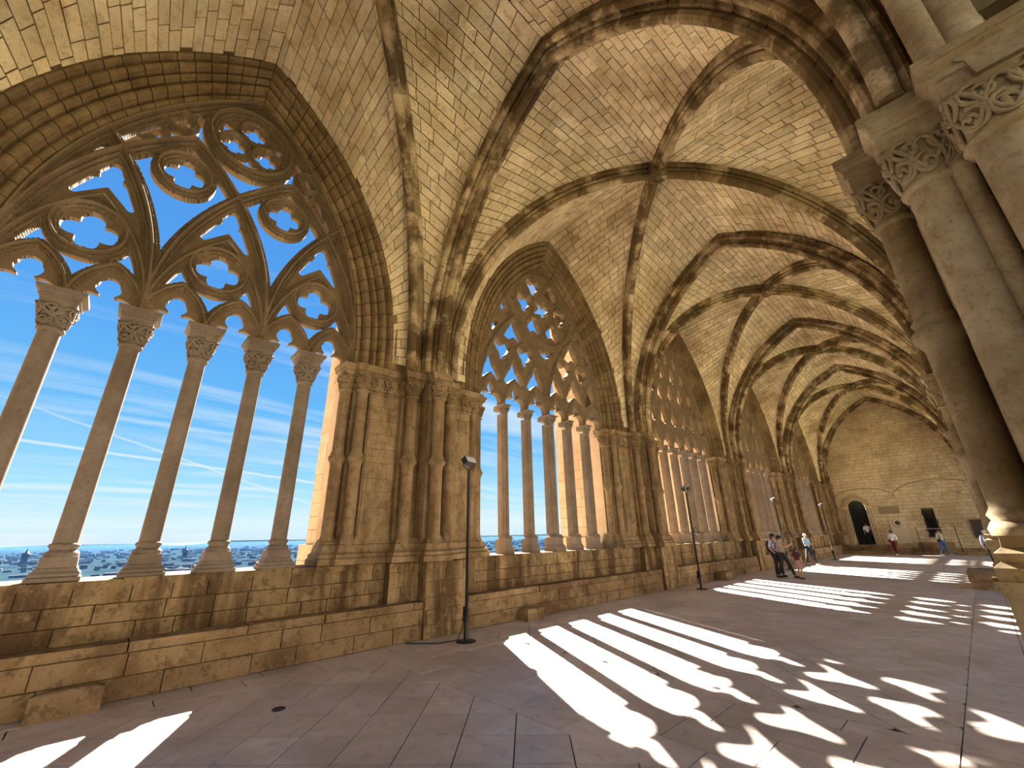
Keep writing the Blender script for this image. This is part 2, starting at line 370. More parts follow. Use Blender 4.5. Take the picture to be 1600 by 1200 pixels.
def bay(i):
    Y0, Y1 = P[i], P[i + 1]; ym = (Y0 + Y1) / 2 - .08; near = i <= 2
    B = Vector((XC, ym, 12.05)); c, half, R = WIN[i]
    root = MB(); blocks = []
    yr = (Y0 + Y1) / 2
    def wallcurve(side, s):
        if side == 'L':
            ro = R + .78; ho = half + .78
            top = ZS + math.sqrt(ro * ro - (ro - ho) ** 2); foot = Vector((-8.17, c + s * ho, ZA)); crown = Vector((-8.17, c, top)); return pointed(foot, crown, ZS)
        hh = (Y1 - Y0) / 2 - .82
        return pointed(Vector((.72, yr + s * hh, ZA)), Vector((.72, yr, 12.0)), 6.0)
    ribs = {}
    for sx, X0 in (('L', -8.24), ('R', .68)):
        for sy, Yc in ((-1, Y0), (1, Y1)):
            ribs[sx, sy] = semi(Vector((X0, Yc - sy * .40, ZA)), B)
    tr = {}
    for sx, X0 in (('L', XTL), ('R', XTR)):
        for sy, Yc in ((-1, Y0), (1, Y1)): tr[sx, sy] = pointed(Vector((X0, Yc, ZA)), Vector((XC, Yc, ZAP)), 5.7)
    def web(r, a, key):
        nt_, ns = 26, 5; cen = Vector((XC, ym, 6)); rg = random.Random(sum(ord(ch) * (q + 3) for q, ch in enumerate(key)) + i * 171)
        def S(t, s):
            p, q = at(r, t), at(a, t); x = p.lerp(q, s); x.z += .10 * math.sin(PI * s) * min(1, t * 2) * (q - p).length / 4; return x
        def Nn(t, s):
            e = .01; t0, t1 = max(0, t - e), min(1, t + e); du = S(t1, s) - S(t0, s); dv = S(t, min(1, s + e)) - S(t, max(0, s - e)); n = du.cross(dv)
            if n.length < 1e-9: n = cen - S(t, s)
            n.normalize(); return n if n.dot(cen - S(t, s)) > 0 else -n
        g = [[S(j / nt_, k / ns) - Nn(j / nt_, k / ns) * .022 for k in range(ns + 1)] for j in range(nt_ + 1)]
        root.add([p for row in g for p in row], [(j * (ns + 1) + k, j * (ns + 1) + k + 1, (j + 1) * (ns + 1) + k + 1, (j + 1) * (ns + 1) + k) for j in range(nt_) for k in range(ns)], 0, True)
        Lr = 0
        for j in range(48): Lr += (r[j + 1] - r[j]).length
        t = .02
        while t < .996:
            hgt = rg.uniform(.23, .31); dt = hgt / Lr; t1 = 1 if 1 - t - dt < dt * .45 else t + dt; tm = (t + t1) / 2
            Lw = (at(a, tm) - at(r, tm)).length; s = -rg.uniform(0, .5) * .5 / max(Lw, .3)
            sag = rg.uniform(-.3, .6)
            while s < .999:
                w = rg.uniform(.32, .78) / max(Lw, .25); s0, s1 = max(0, s), min(1, s + w); s += w
                if (s1 - s0) * Lw < .08: continue
                gs, gt = .010 / max(Lw, .2), .012 / Lr; dd = rg.uniform(-.008, .010)
                co = [(t + gt, s0 + gs), (t + gt, s1 - gs), (t1 - gt, s1 - gs), (t1 - gt, s0 + gs)]
                n = Nn(tm, (s0 + s1) / 2); bk = [S(*q) - n * .03 for q in co]; fr = [S(*q) + n * dd for q in co]
                # keep a consistent winding towards the inside
                if (fr[1] - fr[0]).cross(fr[3] - fr[0]).dot(n) < 0: bk.reverse(); fr.reverse()
                blocks.append((bk, fr, rg.uniform(-1, 1)))
            t = t1
    for sx in 'LR':
        for sy in (-1, 1):
            web(ribs[sx, sy], wallcurve(sx, sy), sx + str(sy) + 'w'); web(ribs[sx, sy], tr[sx, sy], sx + str(sy) + 't')
    o = root.build('ceiling', M['mortar']); o['kind'] = 'structure'
    tag(o, ['rib vault bay overhead, in front of the nearest tracery window', 'second rib vault bay, beside the window behind the nearest floor lamp', 'third rib vault bay down the gallery, with a small round boss', 'fourth rib vault bay down the gallery', 'last rib vault bay, against the masonry end wall'][i], 'vault')
    emit_blocks(blocks, 'stone', M['vault'], o, 300 if i < 3 else 0, 80)
    for k, cv in ribs.items():
        e = bpy.data.objects.new('rib', None); COL.objects.link(e); e.parent = o
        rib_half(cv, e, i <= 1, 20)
    bm = MB(); bm.lathe((XC, ym), [(.05, 11.66), (.16, 11.62), (.22, 11.63), (.27, 11.68), (.29, 11.74), (.30, 11.98), (.24, 12.06)], 24)
    for q in range(6):
        a = q * PI / 3; bm.ell((XC + .14 * math.cos(a), ym + .14 * math.sin(a), 11.62), (.065, .045, .03), Matrix.Rotation(a, 3, 'Z'))
    bm.ell((XC, ym, 11.61), (.05, .05, .035)); bm.build('boss', M['rib'], o)
    return tr
for i in range(5):
    tr = bay(i)
    if i > 0:
        a = thing('transverse_arch', (XC, P[i], ZA), ['pointed transverse arch springing from the pier right of the nearest window', 'second pointed transverse arch down the gallery', 'third pointed transverse arch down the gallery', 'farthest free transverse arch before the end wall'][i - 1], 'arch', kind='structure')
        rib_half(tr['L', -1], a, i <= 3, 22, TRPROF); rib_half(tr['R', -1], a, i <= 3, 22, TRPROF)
a = thing('transverse_arch', (XC, P[0], ZA), 'transverse arch over the viewer at the near edge of the vault', 'arch', kind='structure')
def trans_at(y): return [pointed(Vector((x, y, ZA)), Vector((XC, y, ZAP)), 5.7) for x in (XTL, XTR)]
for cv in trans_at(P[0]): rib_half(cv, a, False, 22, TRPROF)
a = thing('transverse_arch', (XC, P[5], ZA), 'wall arch framing the masonry end wall', 'arch', kind='structure')
for cv in trans_at(P[5] - .12): rib_half(cv, a, False, 22, [(s * .8, d * .8) for s, d in TRPROF])
# ------------------------------------------------------------------ tracery by signed fields
class Trac:
    "bars, circles and foiled plates in units of one lancet; F>0 is stone, H its relief"
    k = 1.
    def __init__(s, umax, vmax, res, outer):
        s.u = np.arange(-umax, umax + res, res); s.v = np.arange(-.02, vmax + res, res); s.U, s.V = np.meshgrid(s.u, s.v, indexing='ij'); s.res = res
        s.F = np.full(s.U.shape, -9.); s.H = np.zeros(s.U.shape); s.outer = outer
        half, rise, v0 = outer; s.R = (rise ** 2 + half ** 2) / (2 * half); s.c = half - s.R
        s.sdo = np.where(s.V > v0, s.R - np.hypot(np.abs(s.U) - s.c, s.V - v0), half - np.abs(s.U))
    def bar(s, D, w, H):
        p = D / w
        prof = np.interp(p, [0, .12, .25, .34, .43, .56, .62, .70, .79, .91, 1, 1.5, 8], [1, .96, .72, .22, .66, .64, .40, .06, .38, .32, .02, 0, 0])
        s.F = np.maximum(s.F, w - D); s.H = np.maximum(s.H, prof * H)
    def darc(s, cu, cv, R, a0, a1):
        ang = np.arctan2(s.V - cv, s.U - cu); ang = np.where(ang < a0 - 1e-6 - (PI if a0 > 0 else PI), ang + 2 * PI, ang)
        r = np.hypot(s.U - cu, s.V - cv); inside = (ang >= a0) & (ang <= a1)
        e = [np.hypot(s.U - cu - R * math.cos(a), s.V - cv - R * math.sin(a)) for a in (a0, a1)]
        return np.where(inside, np.abs(r - R), np.minimum(*e))
    def rarc(s, u0, v0, R, dirn, a1, w, H):
        "arc rising from (u0,v0), bending towards dirn"
        cu = u0 + dirn * R
        if dirn < 0: s.bar(s.darc(cu, v0, R, 0, a1), w, H)
        else: s.bar(s.darc(cu, v0, R, PI - a1, PI), w, H)
    def parch(s, c, half, rise, v0, w, H):
        R = (rise ** 2 + half ** 2) / (2 * half); a = math.asin(min(1, rise / R)); s.rarc(c + half, v0, R, -1, a, w, H); s.rarc(c - half, v0, R, 1, a, w, H)
    def circle(s, c, v, R, w, H): s.bar(np.abs(np.hypot(s.U - c, s.V - v) - R), w, H)
    def inarch(s, c, half, rise, v0):
        R = (rise ** 2 + half ** 2) / (2 * half); return np.where(s.V > v0, R - np.hypot(np.abs(s.U - c) + R - half, s.V - v0), half - np.abs(s.U - c))
    def cap(s, a, b, r0, r1=None):
        r1 = r0 if r1 is None else r1; r0 *= s.k; r1 *= s.k; ax, ay = a; bx, by = b; dx, dy = bx - ax, by - ay; L2 = dx * dx + dy * dy + 1e-9
        t = np.clip(((s.U - ax) * dx + (s.V - ay) * dy) / L2, 0, 1); return (r0 + (r1 - r0) * t) - np.hypot(s.U - ax - t * dx, s.V - ay - t * dy)
    def plate(s, region, voids, H=.02):
        vd = voids[0]
        for x in voids[1:]: vd = np.maximum(vd, x)
        f = np.minimum(region, -vd); edge = np.clip(-vd / .05, 0, 1)
        s.H = np.where((f > 0) & (s.F < 0.0), np.maximum(s.H, H * (.4 + .6 * edge)), s.H); s.F = np.maximum(s.F, f)
    def mesh(s, scale, y0, z0, x0, hs, back, name, mat, parent):
        F = np.minimum(s.F, s.sdo + .13); F = np.where(s.V < 0, np.minimum(F, -.001), F); H = s.H
        nx, nv = F.shape; solid = F > 0; vid = {}; vs = []; fs = []; side = []; sv = []
        idx = -np.ones(F.shape, int); ok = solid; k = int(ok.sum()); idx[ok] = np.arange(k)
        Ys = y0 + s.U * scale; Zs = z0 + s.V * scale; Xs = x0 + H * hs
        vs = list(zip(Xs[ok].tolist(), Ys[ok].tolist(), Zs[ok].tolist()))
        c = [solid[:-1, :-1], solid[1:, :-1], solid[1:, 1:], solid[:-1, 1:]]; cnt = c[0].astype(int) + c[1] + c[2] + c[3]
        q = np.argwhere(cnt == 4)
        ii, jj = q[:, 0], q[:, 1]; fs = list(zip(idx[ii, jj].tolist(), idx[ii + 1, jj].tolist(), idx[ii + 1, jj + 1].tolist(), idx[ii, jj + 1].tolist()))
        def zero(a, b):
            key = (a, b) if a < b else (b, a)
            if key in vid: return vid[key]
            fa, fb = F[a], F[b]; t = fa / (fa - fb)
            sol = a if fa > 0 else b
            vs.append((float(Xs[sol]), float(Ys[a] + (Ys[b] - Ys[a]) * t), float(Zs[a] + (Zs[b] - Zs[a]) * t))); vid[key] = len(vs) - 1; return vid[key]
        for i, j in np.argwhere((cnt > 0) & (cnt < 4)):
            cs = [(i, j), (i + 1, j), (i + 1, j + 1), (i, j + 1)]; poly = []; cr = []
            for k_ in range(4):
                a, b = cs[k_], cs[(k_ + 1) % 4]
                if solid[a]: poly.append(int(idx[a]))
                if solid[a] != solid[b]: z = zero(a, b); poly.append(z); cr.append(z)
            if len(poly) >= 3: fs.append(tuple(poly))
            if len(cr) == 2: side.append((cr[0], cr[1]))
        n0 = len(vs); mp = {}; sf = []
        def dupv(i_):
            if i_ not in mp:
                mp[i_] = len(vs); p = vs[i_]; vs.append(p); vs.append((back, p[1], p[2]))
            return mp[i_]
        for a, b in side: A, B = dupv(a), dupv(b); sf.append((A, B, B + 1, A + 1))
        mb = MB(); mb.v = vs; mb.f = fs + sf; mb.t = [0.] * len(mb.f); mb.sm = [True] * len(mb.f)
        return mb.build(name, mat, parent)

def tracery_one(parent, c):
    S = .889; T = Trac(3.2, 6.75, .0165, (3.0, 5.98, .45)); A = .62
    for u in (-2.5, -1.5, -.5, .5, 1.5, 2.5): T.parch(u, .5, .86, 0, .095, .62)
    for u in (-2, 0, 2): T.parch(u, 1, 2.15, 0, .115, .85)
    R = 5.2; a1 = .908; vz = .3
    for u0 in (-3, -1, 1): T.rarc(u0, vz, R, 1, a1, .135, 1.0)
    for u0 in (3, 1, -1): T.rarc(u0, vz, R, -1, a1, .135, 1.0)
    for u in (-2, 0, 2): T.circle(u, 1.42, .50, .115, .8)
    for u in (-1, 1): T.circle(u, 3.46, .46, .11, .8)
    T.circle(0, 5.08, .84, .135, 1.0)
    tri = [(0, 5.47), (-.34, 4.88), (.34, 4.88)]
    for u, v in tri: T.circle(u, v, .31, .06, .55)
    for u in (-1.33, 1.33): T.circle(u, 4.78, .25, .075, .7)
    T.bar(np.where(T.V > .45, np.abs(T.R - np.hypot(np.abs(T.U) - T.c, T.V - .45)), np.abs(3.0 - np.abs(T.U))), .15, 1.0)
    circ_in = lambda u, v, r: r - np.hypot(T.U - u, T.V - v)
    for u in (-2.5, -1.5, -.5, .5, 1.5, 2.5):
        T.plate(T.inarch(u, .5, .86, 0), [T.cap((u, .40), (u, .47), .18, .14), T.cap((u - .19, .02), (u - .20, .04), .20), T.cap((u + .19, .02), (u + .20, .04), .20), T.cap((u, 0), (u, .4), .10), np.minimum(.40 - np.abs(T.U - u), .03 - T.V)])
    def quat(u, v, r, d, rr, H=.05): T.plate(circ_in(u, v, r), [T.cap((u + d, v), (u + d * 1.2, v), rr * 1.06), T.cap((u - d, v), (u - d * 1.15, v), rr), T.cap((u, v + d), (u, v + d * 1.1), rr), T.cap((u, v - d), (u, v - d * 1.1), rr), circ_in(u, v, d)], H)
    for u in (-2, 0, 2): quat(u, 1.42, .5, .205, .165)
    for u in (-1, 1): quat(u, 3.48, .46, .185, .15)
    for u, v in tri: quat(u, v, .31, .12, .10)
    for u in (-1.33, 1.33): quat(u, 4.78, .25, .09, .085)
    T.plate(circ_in(0, 5.08, .84), [T.cap((d * .50, 5.28), (d * .57, 5.34), .10, .08) for d in (-1, 1)] + [T.cap((d * .60, 5.06), (d * .60, 5.18), .07) for d in (-1, 1)] + [T.cap((-.16, 4.47), (.16, 4.47), .075), T.cap((0, 4.5), (0, 4.64), .09)] + [circ_in(u, v, .31) for u, v in tri])
    for u in (-2, 0, 2):       # trefoils over the pair arches
        reg = np.minimum(np.minimum(np.minimum(R - np.hypot(T.U - (u + 1 - R), T.V - vz), R - np.hypot(T.U - (u - 1 + R), T.V - vz)), T.V - 1.5), np.hypot(np.abs(T.U - u) + 2.81 - 1, T.V) - 2.81)
        T.plate(reg, [T.cap((u, 2.80), (u, 2.96), .18, .10), T.cap((u, 2.58), (u, 2.7), .12), T.cap((u - .12, 2.56), (u - .40, 2.16), .15, .06), T.cap((u + .12, 2.56), (u + .40, 2.16), .15, .06)], .06)
    for d in (-1, 1):       # lights beside the small roundels
        T.plate(np.minimum(circ_in(d * 1.75, 4.25, .34), T.sdo), [T.cap((d * 1.68, 4.42), (d * 1.8, 4.2), .09), T.cap((d * 1.8, 4.2), (d * 1.95, 3.98), .08, .04), T.cap((d * 1.62, 4.2), (d * 1.72, 4.3), .08)])
    return T.mesh(S, c, ZA, XW - .14, .26, XW - .24, 'tracery', M['tracery'], parent)

def tracery_two(parent, c, res=.024, mat=None):
    S = .97; T = Trac(3.1, 5.95, res, (2.99, 5.62, .25)); T.k = 1.12
    for u in (-2.5, -1.5, -.5, .5, 1.5, 2.5):
        T.parch(u, .5, .92, 0, .06, .7); T.parch(u, .47, .78, .92, .05, .6)
    for u in (-2, -1, 1, 2): T.circle(u, 1.90, .44, .05, .6)
    for u in (-1.5, 1.5): T.parch(u, .5, .85, 2.35, .05, .6); T.parch(u, 1.5, 3.25, 0, .085, 1.0)
    T.circle(0, 4.03, 1.40, .09, 1.0)
    T.bar(np.where(T.V > .25, np.abs(T.R - np.hypot(np.abs(T.U) - T.c, T.V - .25)), np.abs(2.99 - np.abs(T.U))), .11, 1.0)
    C6 = [(.95 * math.sin(math.radians(a)), 4.03 + .95 * math.cos(math.radians(a)), a) for a in (30, 90, 150, 210, 270, 330)]
    for u, v, a in C6: T.circle(u, v, .43, .05, .7)
    for d in (-1, 1): T.circle(d * 1.88, 3.5, .27, .05, .6)
    V = []
    def tref(u, v, k=1., ang=0.):
        c_, s_ = math.cos(ang), math.sin(ang)
        r_ = lambda x, y: (u + k * (x * c_ + y * s_), v + k * (-x * s_ + y * c_))
        return [T.cap(r_(0, .12), r_(0, .36), .135 * k, .06 * k), T.cap(r_(-.10, -.02), r_(-.27, -.20), .125 * k, .075 * k), T.cap(r_(.10, -.02), r_(.27, -.20), .125 * k, .075 * k), T.cap(r_(0, 0), r_(0, .02), .13 * k)]
    for u in (-2.5, -1.5, -.5, .5, 1.5, 2.5):
        V += [T.cap((u, .46), (u, .74), .125, .04), T.cap((u - .19, .06), (u - .20, .12), .19), T.cap((u + .19, .06), (u + .20, .12), .19), T.cap((u, 0), (u, .45), .085), np.minimum(.41 - np.abs(T.U - u), .05 - T.V)]
        V += tref(u, 1.10, 1.24)
    for u in (-2, -1, 1, 2): V += tref(u, 1.90, 1.16, PI)
    for u in (-1.5, 1.5): V += tref(u, 2.62, 1.24)
    for k, (u, v, a) in enumerate(C6): V += tref(u, v, 1.2, (0, .9, .2, .1, PI, PI)[k])
    for a in range(0, 360, 60): b = math.radians(a); V.append(T.cap((0, 4.03), (.45 * math.sin(b), 4.03 + .45 * math.cos(b)), .14, .035))
    for d in (-1, 1): V += tref(d * 1.88, 3.5, .62) + [T.cap((d * 2.32, 2.78), (d * 2.42, 2.50), .10, .04), T.cap((0, 2.3), (0, 1.75), .06, .03), T.cap((d * .10, 2.22), (d * .2, 2.34), .08), T.cap((d * .98, 5.05), (d * 1.05, 4.95), .05), T.cap((d * 1.5, 3.95), (d * 1.55, 4.0), .05), T.cap((d * .42, 2.5), (d * .34, 2.42), .05)]
    V += [T.cap((0, 5.52), (0, 5.58), .03)]
    T.plate(T.sdo, V, .40)
    return T.mesh(S, c, ZA, XW - .06, .12, XW - .22, 'tracery', mat or M['tracery'], parent)

def tracery_three(parent, c, res=.045):
    S = .97; T = Trac(3.1, 5.95, res, (2.99, 5.62, .25)); V = []; T.k = 1.42
    T.bar(np.where(T.V > .25, np.abs(T.R - np.hypot(np.abs(T.U) - T.c, T.V - .25)), np.abs(2.99 - np.abs(T.U))), .11, 1.0)
    def cell(u, v, k=1., arch=True):
        T.parch(u, .46 * k, .62 * k, v + .05, .05, .8)
        return [T.cap((u, v + .22 * k), (u, v + .46 * k), .15 * k, .08 * k), T.cap((u - .05 * k, v), (u - .16 * k, v - .12 * k), .17 * k, .10 * k), T.cap((u + .05 * k, v), (u + .16 * k, v - .12 * k), .17 * k, .10 * k), T.cap((u, v - .1 * k), (u, v - .3 * k), .12 * k, .05 * k)]
    for u in (-2.5, -1.5, -.5, .5, 1.5, 2.5):
        T.parch(u, .5, .98, 0, .06, .8)
        V += [T.cap((u, .42), (u, .72), .12, .04), T.cap((u - .17, .02), (u - .18, .10), .17), T.cap((u + .17, .02), (u + .18, .10), .17), T.cap((u, 0), (u, .45), .08), np.minimum(.39 - np.abs(T.U - u), .05 - T.V)]
        V += cell(u, 1.45)
    for u in (-2, -1, 0, 1, 2): V += cell(u, 2.08, .4)
    for u in (-1.5, -.5, .5, 1.5): V += cell(u, 2.72, .95)
    for u in (-2.15, 2.15): V += cell(u, 2.75, .55)
    for u in (-1, 0, 1): V += cell(u, 3.75, .85)
    for u in (-.42, .42): V += cell(u, 4.6, .7)
    for u in (-1.45, 1.45): V += cell(u, 3.35, .45)
    T.parch(-1.5, 1.5, 3.25, 0, .07, 1.0); T.parch(1.5, 1.5, 3.25, 0, .07, 1.0)
    T.plate(T.sdo, V, .40)
    return T.mesh(S, c, ZA, XW - .06, .10, XW - .20, 'tracery', M['tracery'], parent)

# ------------------------------------------------------------------ carving
def scrolls(surf, n, mb, r=.012, rows=2, seed=0, seg=5, leaf=True, steps=14):
    "interlaced vine scrolls on surf(u in 0..1, v in 0..1, depth)"
    rg = random.Random(seed)
    for k in range(n):
        for row in range(rows):
            cu = (k + .5 + (.5 if row % 2 else 0)) / n; cv = (row + .5) / rows; d = 1 if (k + row) % 2 else -1; R0u = .56 / n; R0v = .60 / rows; pts = []
            for i in range(steps + 1):
                t = i / steps; a = d * (t * 2 * PI * 1.25) + PI * .5 + rg.uniform(-.05, .05); rr = 1 - .72 * t
                pts.append(surf(cu + R0u * rr * math.cos(a), min(1, max(0, cv + R0v * rr * math.sin(a))), .4 + .5 * math.sin(t * 9) ** 2))
            mb.tube(pts, [r * (1.15 - .4 * i / steps) for i in range(steps + 1)], seg, 0, False)
            if leaf:
                for q in range(3):
                    a = rg.uniform(0, 6.28); p = surf(cu + R0u * .3 * math.cos(a), cv + R0v * .3 * math.sin(a), .3); mb.ell(p, (r * 1.6, r * 1.6, r * 2.2), None, 5, 4)
    m = n * 6
    for ph in (0, PI):
        pts = [surf(i / m, .5 + .42 * math.sin(2 * PI * n * i / m / 2 + ph), .7) for i in range(m + 1)]; mb.tube(pts, r, seg, 0, False)

def capital(c, r, half, z0, z1, zt, mat, parent, n=6, rows=2, seg=5, carve=.014, seed=0, name='capital', abacus=True):
    "square bell capital on a round shaft; carving in relief, moulded abacus above"
    def rad(a, v):
        b = v ** 1.6; rr = r * (1.02 + .15 * v); sq = half * .84 / max(abs(math.cos(a)), abs(math.sin(a))); return rr * (1 - b) + min(sq, half * 1.18) * b
    mb = MB(); vs = []; fs = []; N = 24; K = 6
    for j in range(K + 1):
        for i in range(N): a = 2 * PI * i / N; q = rad(a, j / K); vs.append((c[0] + q * math.cos(a), c[1] + q * math.sin(a), z0 + .04 + (z1 - z0 - .04) * j / K))
    for j in range(K):
        for i in range(N): i2 = (i + 1) % N; fs.append((j * N + i, j * N + i2, (j + 1) * N + i2, (j + 1) * N + i))
    mb.add(vs, fs, 0, True); mb.lathe(c, [(r, z0 - .03), (r * 1.18, z0 - .015), (r * 1.24, z0 + .01), (r * 1.18, z0 + .035), (r, z0 + .05)], 24)
    if n:
        def surf(u, v, d): a = 2 * PI * u; q = rad(a, v) + carve * 1.5 * d; return Vector((c[0] + q * math.cos(a), c[1] + q * math.sin(a), z0 + .06 + (z1 - z0 - .08) * v))
        scrolls(surf, n, mb, carve, rows, seed, seg)
    o = mb.build(name, mat, parent)
    if abacus:
        h = zt - z1; MB().sq(c, [(half * .84, z1), (half * .86, z1 + h * .38), (half * .95, z1 + h * .40), (half * .96, z1 + h * .52), (half * .90, z1 + h * .54), (half * .98, z1 + h * .66), (half * 1.10, z1 + h * .74), (half * 1.10, z1 + h * .78), (half * 1.16, z1 + h * .80), (half * 1.16, zt)]).build('abacus', mat, parent)
    return o
def shaft_base(c, r, z0, z1, mat, parent, name='base', half=None, ky=1., kx=1.):
    h = z1 - z0; half = half or r * 1.9; mb = MB()
    mb.lathe(c, [(r * 1.35, z0 + h * .62), (r * 1.42, z0 + h * .70), (r * 1.30, z0 + h * .78), (r * 1.08, z0 + h * .80), (r * 1.08, z0 + h * .86), (r * 1.25, z0 + h * .90), (r * 1.28, z0 + h * .94), (r * 1.18, z0 + h * .99), (r, z1)], 24)
    mb.sq(c, [(half, z0), (half * 1.0, z0 + h * .10), (half * .90, z0 + h * .14), (half * .93, z0 + h * .20), (half * .80, z0 + h * .28), (half * .78, z0 + h * .33), (half * .72, z0 + h * .36), (half * .68, z0 + h * .64)], 0, ky)
    return mb.build(name, mat, parent)
# ------------------------------------------------------------------ windows
MOULD = [(0, -.12), (0, .04)] + [(.03, .05)] + roll(.10, .07, .06) + [(.17, .07), (.18, .14)] + roll(.27, .17, .075) + [(.36, .16), (.37, .23)] + roll(.43, .26, .045) + [(.49, .25), (.50, .31)] + roll(.58, .34, .065) + [(.66, .34), (.68, .40)] + roll(.73, .42, .04) + [(.78, .42), (.88, .43), (.88, .26)]
LENS = ['nearest large tracery window with four-lobed roundels and five round columns', 'tracery window with a star oculus, directly beyond the first big pier', 'third tracery window, behind the second floor lamp', 'fourth tracery window, behind the standing couple', 'last tracery window, next to the end wall']
def window(i):
    c, half, R = WIN[i]; near = i < 2
    w = thing('window_%d' % (i + 1), (XW, c, SILL), LENS[i], 'window', kind='structure')
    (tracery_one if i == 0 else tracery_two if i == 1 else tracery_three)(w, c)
    # moulded archivolt in voussoirs
    def ring(nv, a0, a1, s, far):
        pass
    big = MB(); nv = 22 if near else 12
    cz = ZS; cc = half - R; a_end = math.acos((R - half) / R)
    for s in (-1, 1):
        for k in range(nv + 2):
            if k < 2 and near or k < 1 and not near: z0, z1 = (ZA + (ZS - ZA) * k / 2, ZA + (ZS - ZA) * (k + 1) / 2) if near else (ZA, ZS); arcs = None
            else:
                kk = k - (2 if near else 1); n2 = nv if near else nv; a0, a1 = kk / n2, (kk + 1) / n2
                if a1 > 1.001: continue
                arcs = (a0, a1)
            m = MB() if near else big; vs = []; g = .0012
            def pos(f, r, d):
                rr = R + r
                # outer rings meet at their own crown
                ae = math.acos((R - half) / rr); a = ae * f
                return (XW + d, c + s * (cc + rr * math.cos(a)), cz + rr * math.sin(a))
            secs = []
            if arcs is None:
                for z in (z0 + .004, z1 - .004): secs.append([(XW + d, c + s * (half + r), z) for r, d in MOULD])
            else:
                for f in (arcs[0] + g, (arcs[0] + arcs[1]) / 2, arcs[1] - g): secs.append([pos(f, r, d) for r, d in MOULD])
            n = len(MOULD); vs = [p for q in secs for p in q]; fs = []
            for a in range(len(secs) - 1):
                for b in range(n - 1): fs.append((a * n + b, a * n + b + 1, (a + 1) * n + b + 1, (a + 1) * n + b))
            fs += [tuple(range(n)), tuple(range(len(vs) - n, len(vs)))[::-1]]
            m.add(vs, fs, rnd(-1.1, .8))
            if near: m.build('voussoir', M['arch'], w)
    if big.v: big.build('voussoirs', M['arch'], w, kind='stuff')
    # columns / mullions
    for j in range(-2, 3):
        if i == 0: y = c + .03 + j * .888
        else: y = c + j * .97 + (0 if i == 1 else 0)
        col = bpy.data.objects.new('column', None); COL.objects.link(col); col.parent = w; col.location = (0, y - c, 0)
        if i == 0:
            r = .125
            m = MB(); m.lathe((XW, y), [(r * 1.03, 1.85), (r * 1.02, 2.4), (r, 4.80)], 28); m.build('shaft', M['shaft'], col)
            shaft_base((XW, y), r, SILL, 1.87, M['shaft'], col, half=.26, ky=1.0)
            capital((XW, y), r, .235, 4.82, 5.19, ZA - .02, M['shaft'], col, 5, 2, 5, .021, j + 9)
        else:
            r = .085 if j else .12
            def shp(a, k=8): return 1 + .16 * math.cos(k * a)
            m = MB(); m.lathe((XW, y), [(r, 1.85), (r, 5.14)], 32, 0, False, shp)
            m.box((XW - .26, y - r * .55, 1.8), (XW + .02, y + r * .55, 5.2)); m.build('shaft', M['shaft'], col)
            m = MB(); m.sq((XW, y), [(r * 1.9, SILL), (r * 1.85, SILL + .12), (r * 1.4, SILL + .2), (r * 1.35, SILL + .34), (r * 1.6, SILL + .38), (r * 1.1, SILL + .46)]); m.box((XW - .3, y - r * 1.2, SILL), (XW, y + r * 1.2, SILL + .36)); m.build('base', M['shaft'], col)
            capital((XW, y), r, r * 1.6, 5.12, 5.36, ZA, M['shaft'], col, 4 if i < 3 else 0, 2, 4, .009, j)
            MB().box((XW - .34, y - r * 1.4, 5.3), (XW, y + r * 1.4, ZA)).build('lintel_block', M['shaft'], col)
    return w
WO = [window(i) for i in range(5)]
for i, w in enumerate(WO):   # columns sit at their own foot: remember offset in their children
    pass

# ------------------------------------------------------------------ left wall
wl = MB(); wo = MB()
wl.box((-9.3, -13.5, -1), (XL - .06, 44.4, SILL - .05))                         # parapet core
def arch_fill(mb, x, c, half, R, y0, y1, z1, flip=False):
    "wall skin between a pointed opening and the rectangle y0..y1 x ZA..z1"
    n = 20; ro, ho = R, half; top = ZS + math.sqrt(ro * ro - (ro - ho) ** 2); ae = math.acos((ro - ho) / ro)
    for s, ye in ((-1, y0), (1, y1)):
        pts = [(c + s * ho, ZA)] + [(c + s * (ho - ro + ro * math.cos(ae * k / n)), ZS + ro * math.sin(ae * k / n)) for k in range(n + 1)]
        for a, b in zip(pts, pts[1:]):
            mb.add([(x, a[0], a[1]), (x, b[0], b[1]), (x, ye, b[1]), (x, ye, a[1])], [(0, 1, 2, 3)])
        mb.add([(x, c, top), (x, ye, top), (x, ye, z1), (x, c, z1)], [(0, 1, 2, 3)])
for i in range(5):
    c, half, R = WIN[i]; arch_fill(wl, -8.24, c, half + .72, R + .72, P[i], P[i + 1], 13.3); arch_fill(wo, -9.3, c, half + .02, R + .02, P[i], P[i + 1], 13.3)
for i in range(6):                                                            # masonry behind each pier
    y0 = (WIN[i - 1][0] + WIN[i - 1][1] + .02) if i > 0 else -13.5; y1 = (WIN[i][0] - WIN[i][1] - .02) if i < 5 else 44.6
    wl.box((-9.3, y0, SILL - .06), (-8.75, y1, ZA + .9))
wl.box((-8.75, -13.5, 0), (-8.3, -6, 13.3))
for i in range(6):
    y0 = (WIN[i - 1][0] + WIN[i - 1][1] + .01) if i > 0 else -13.5; y1 = (WIN[i][0] - WIN[i][1] - .01) if i < 5 else 44.6
    wo.box((-9.31, y0, SILL - .05), (-8.78, y1, ZA + .9))
wo = wo.build('wall_outer', M['ext']); tag(wo, 'pale outer face and reveals of the window wall', 'wall', kind='structure')
wl = wl.build('wall_left', M['mortar']); tag(wl, 'long left wall with a low parapet, great windows and a stone bench below', 'wall', kind='structure')
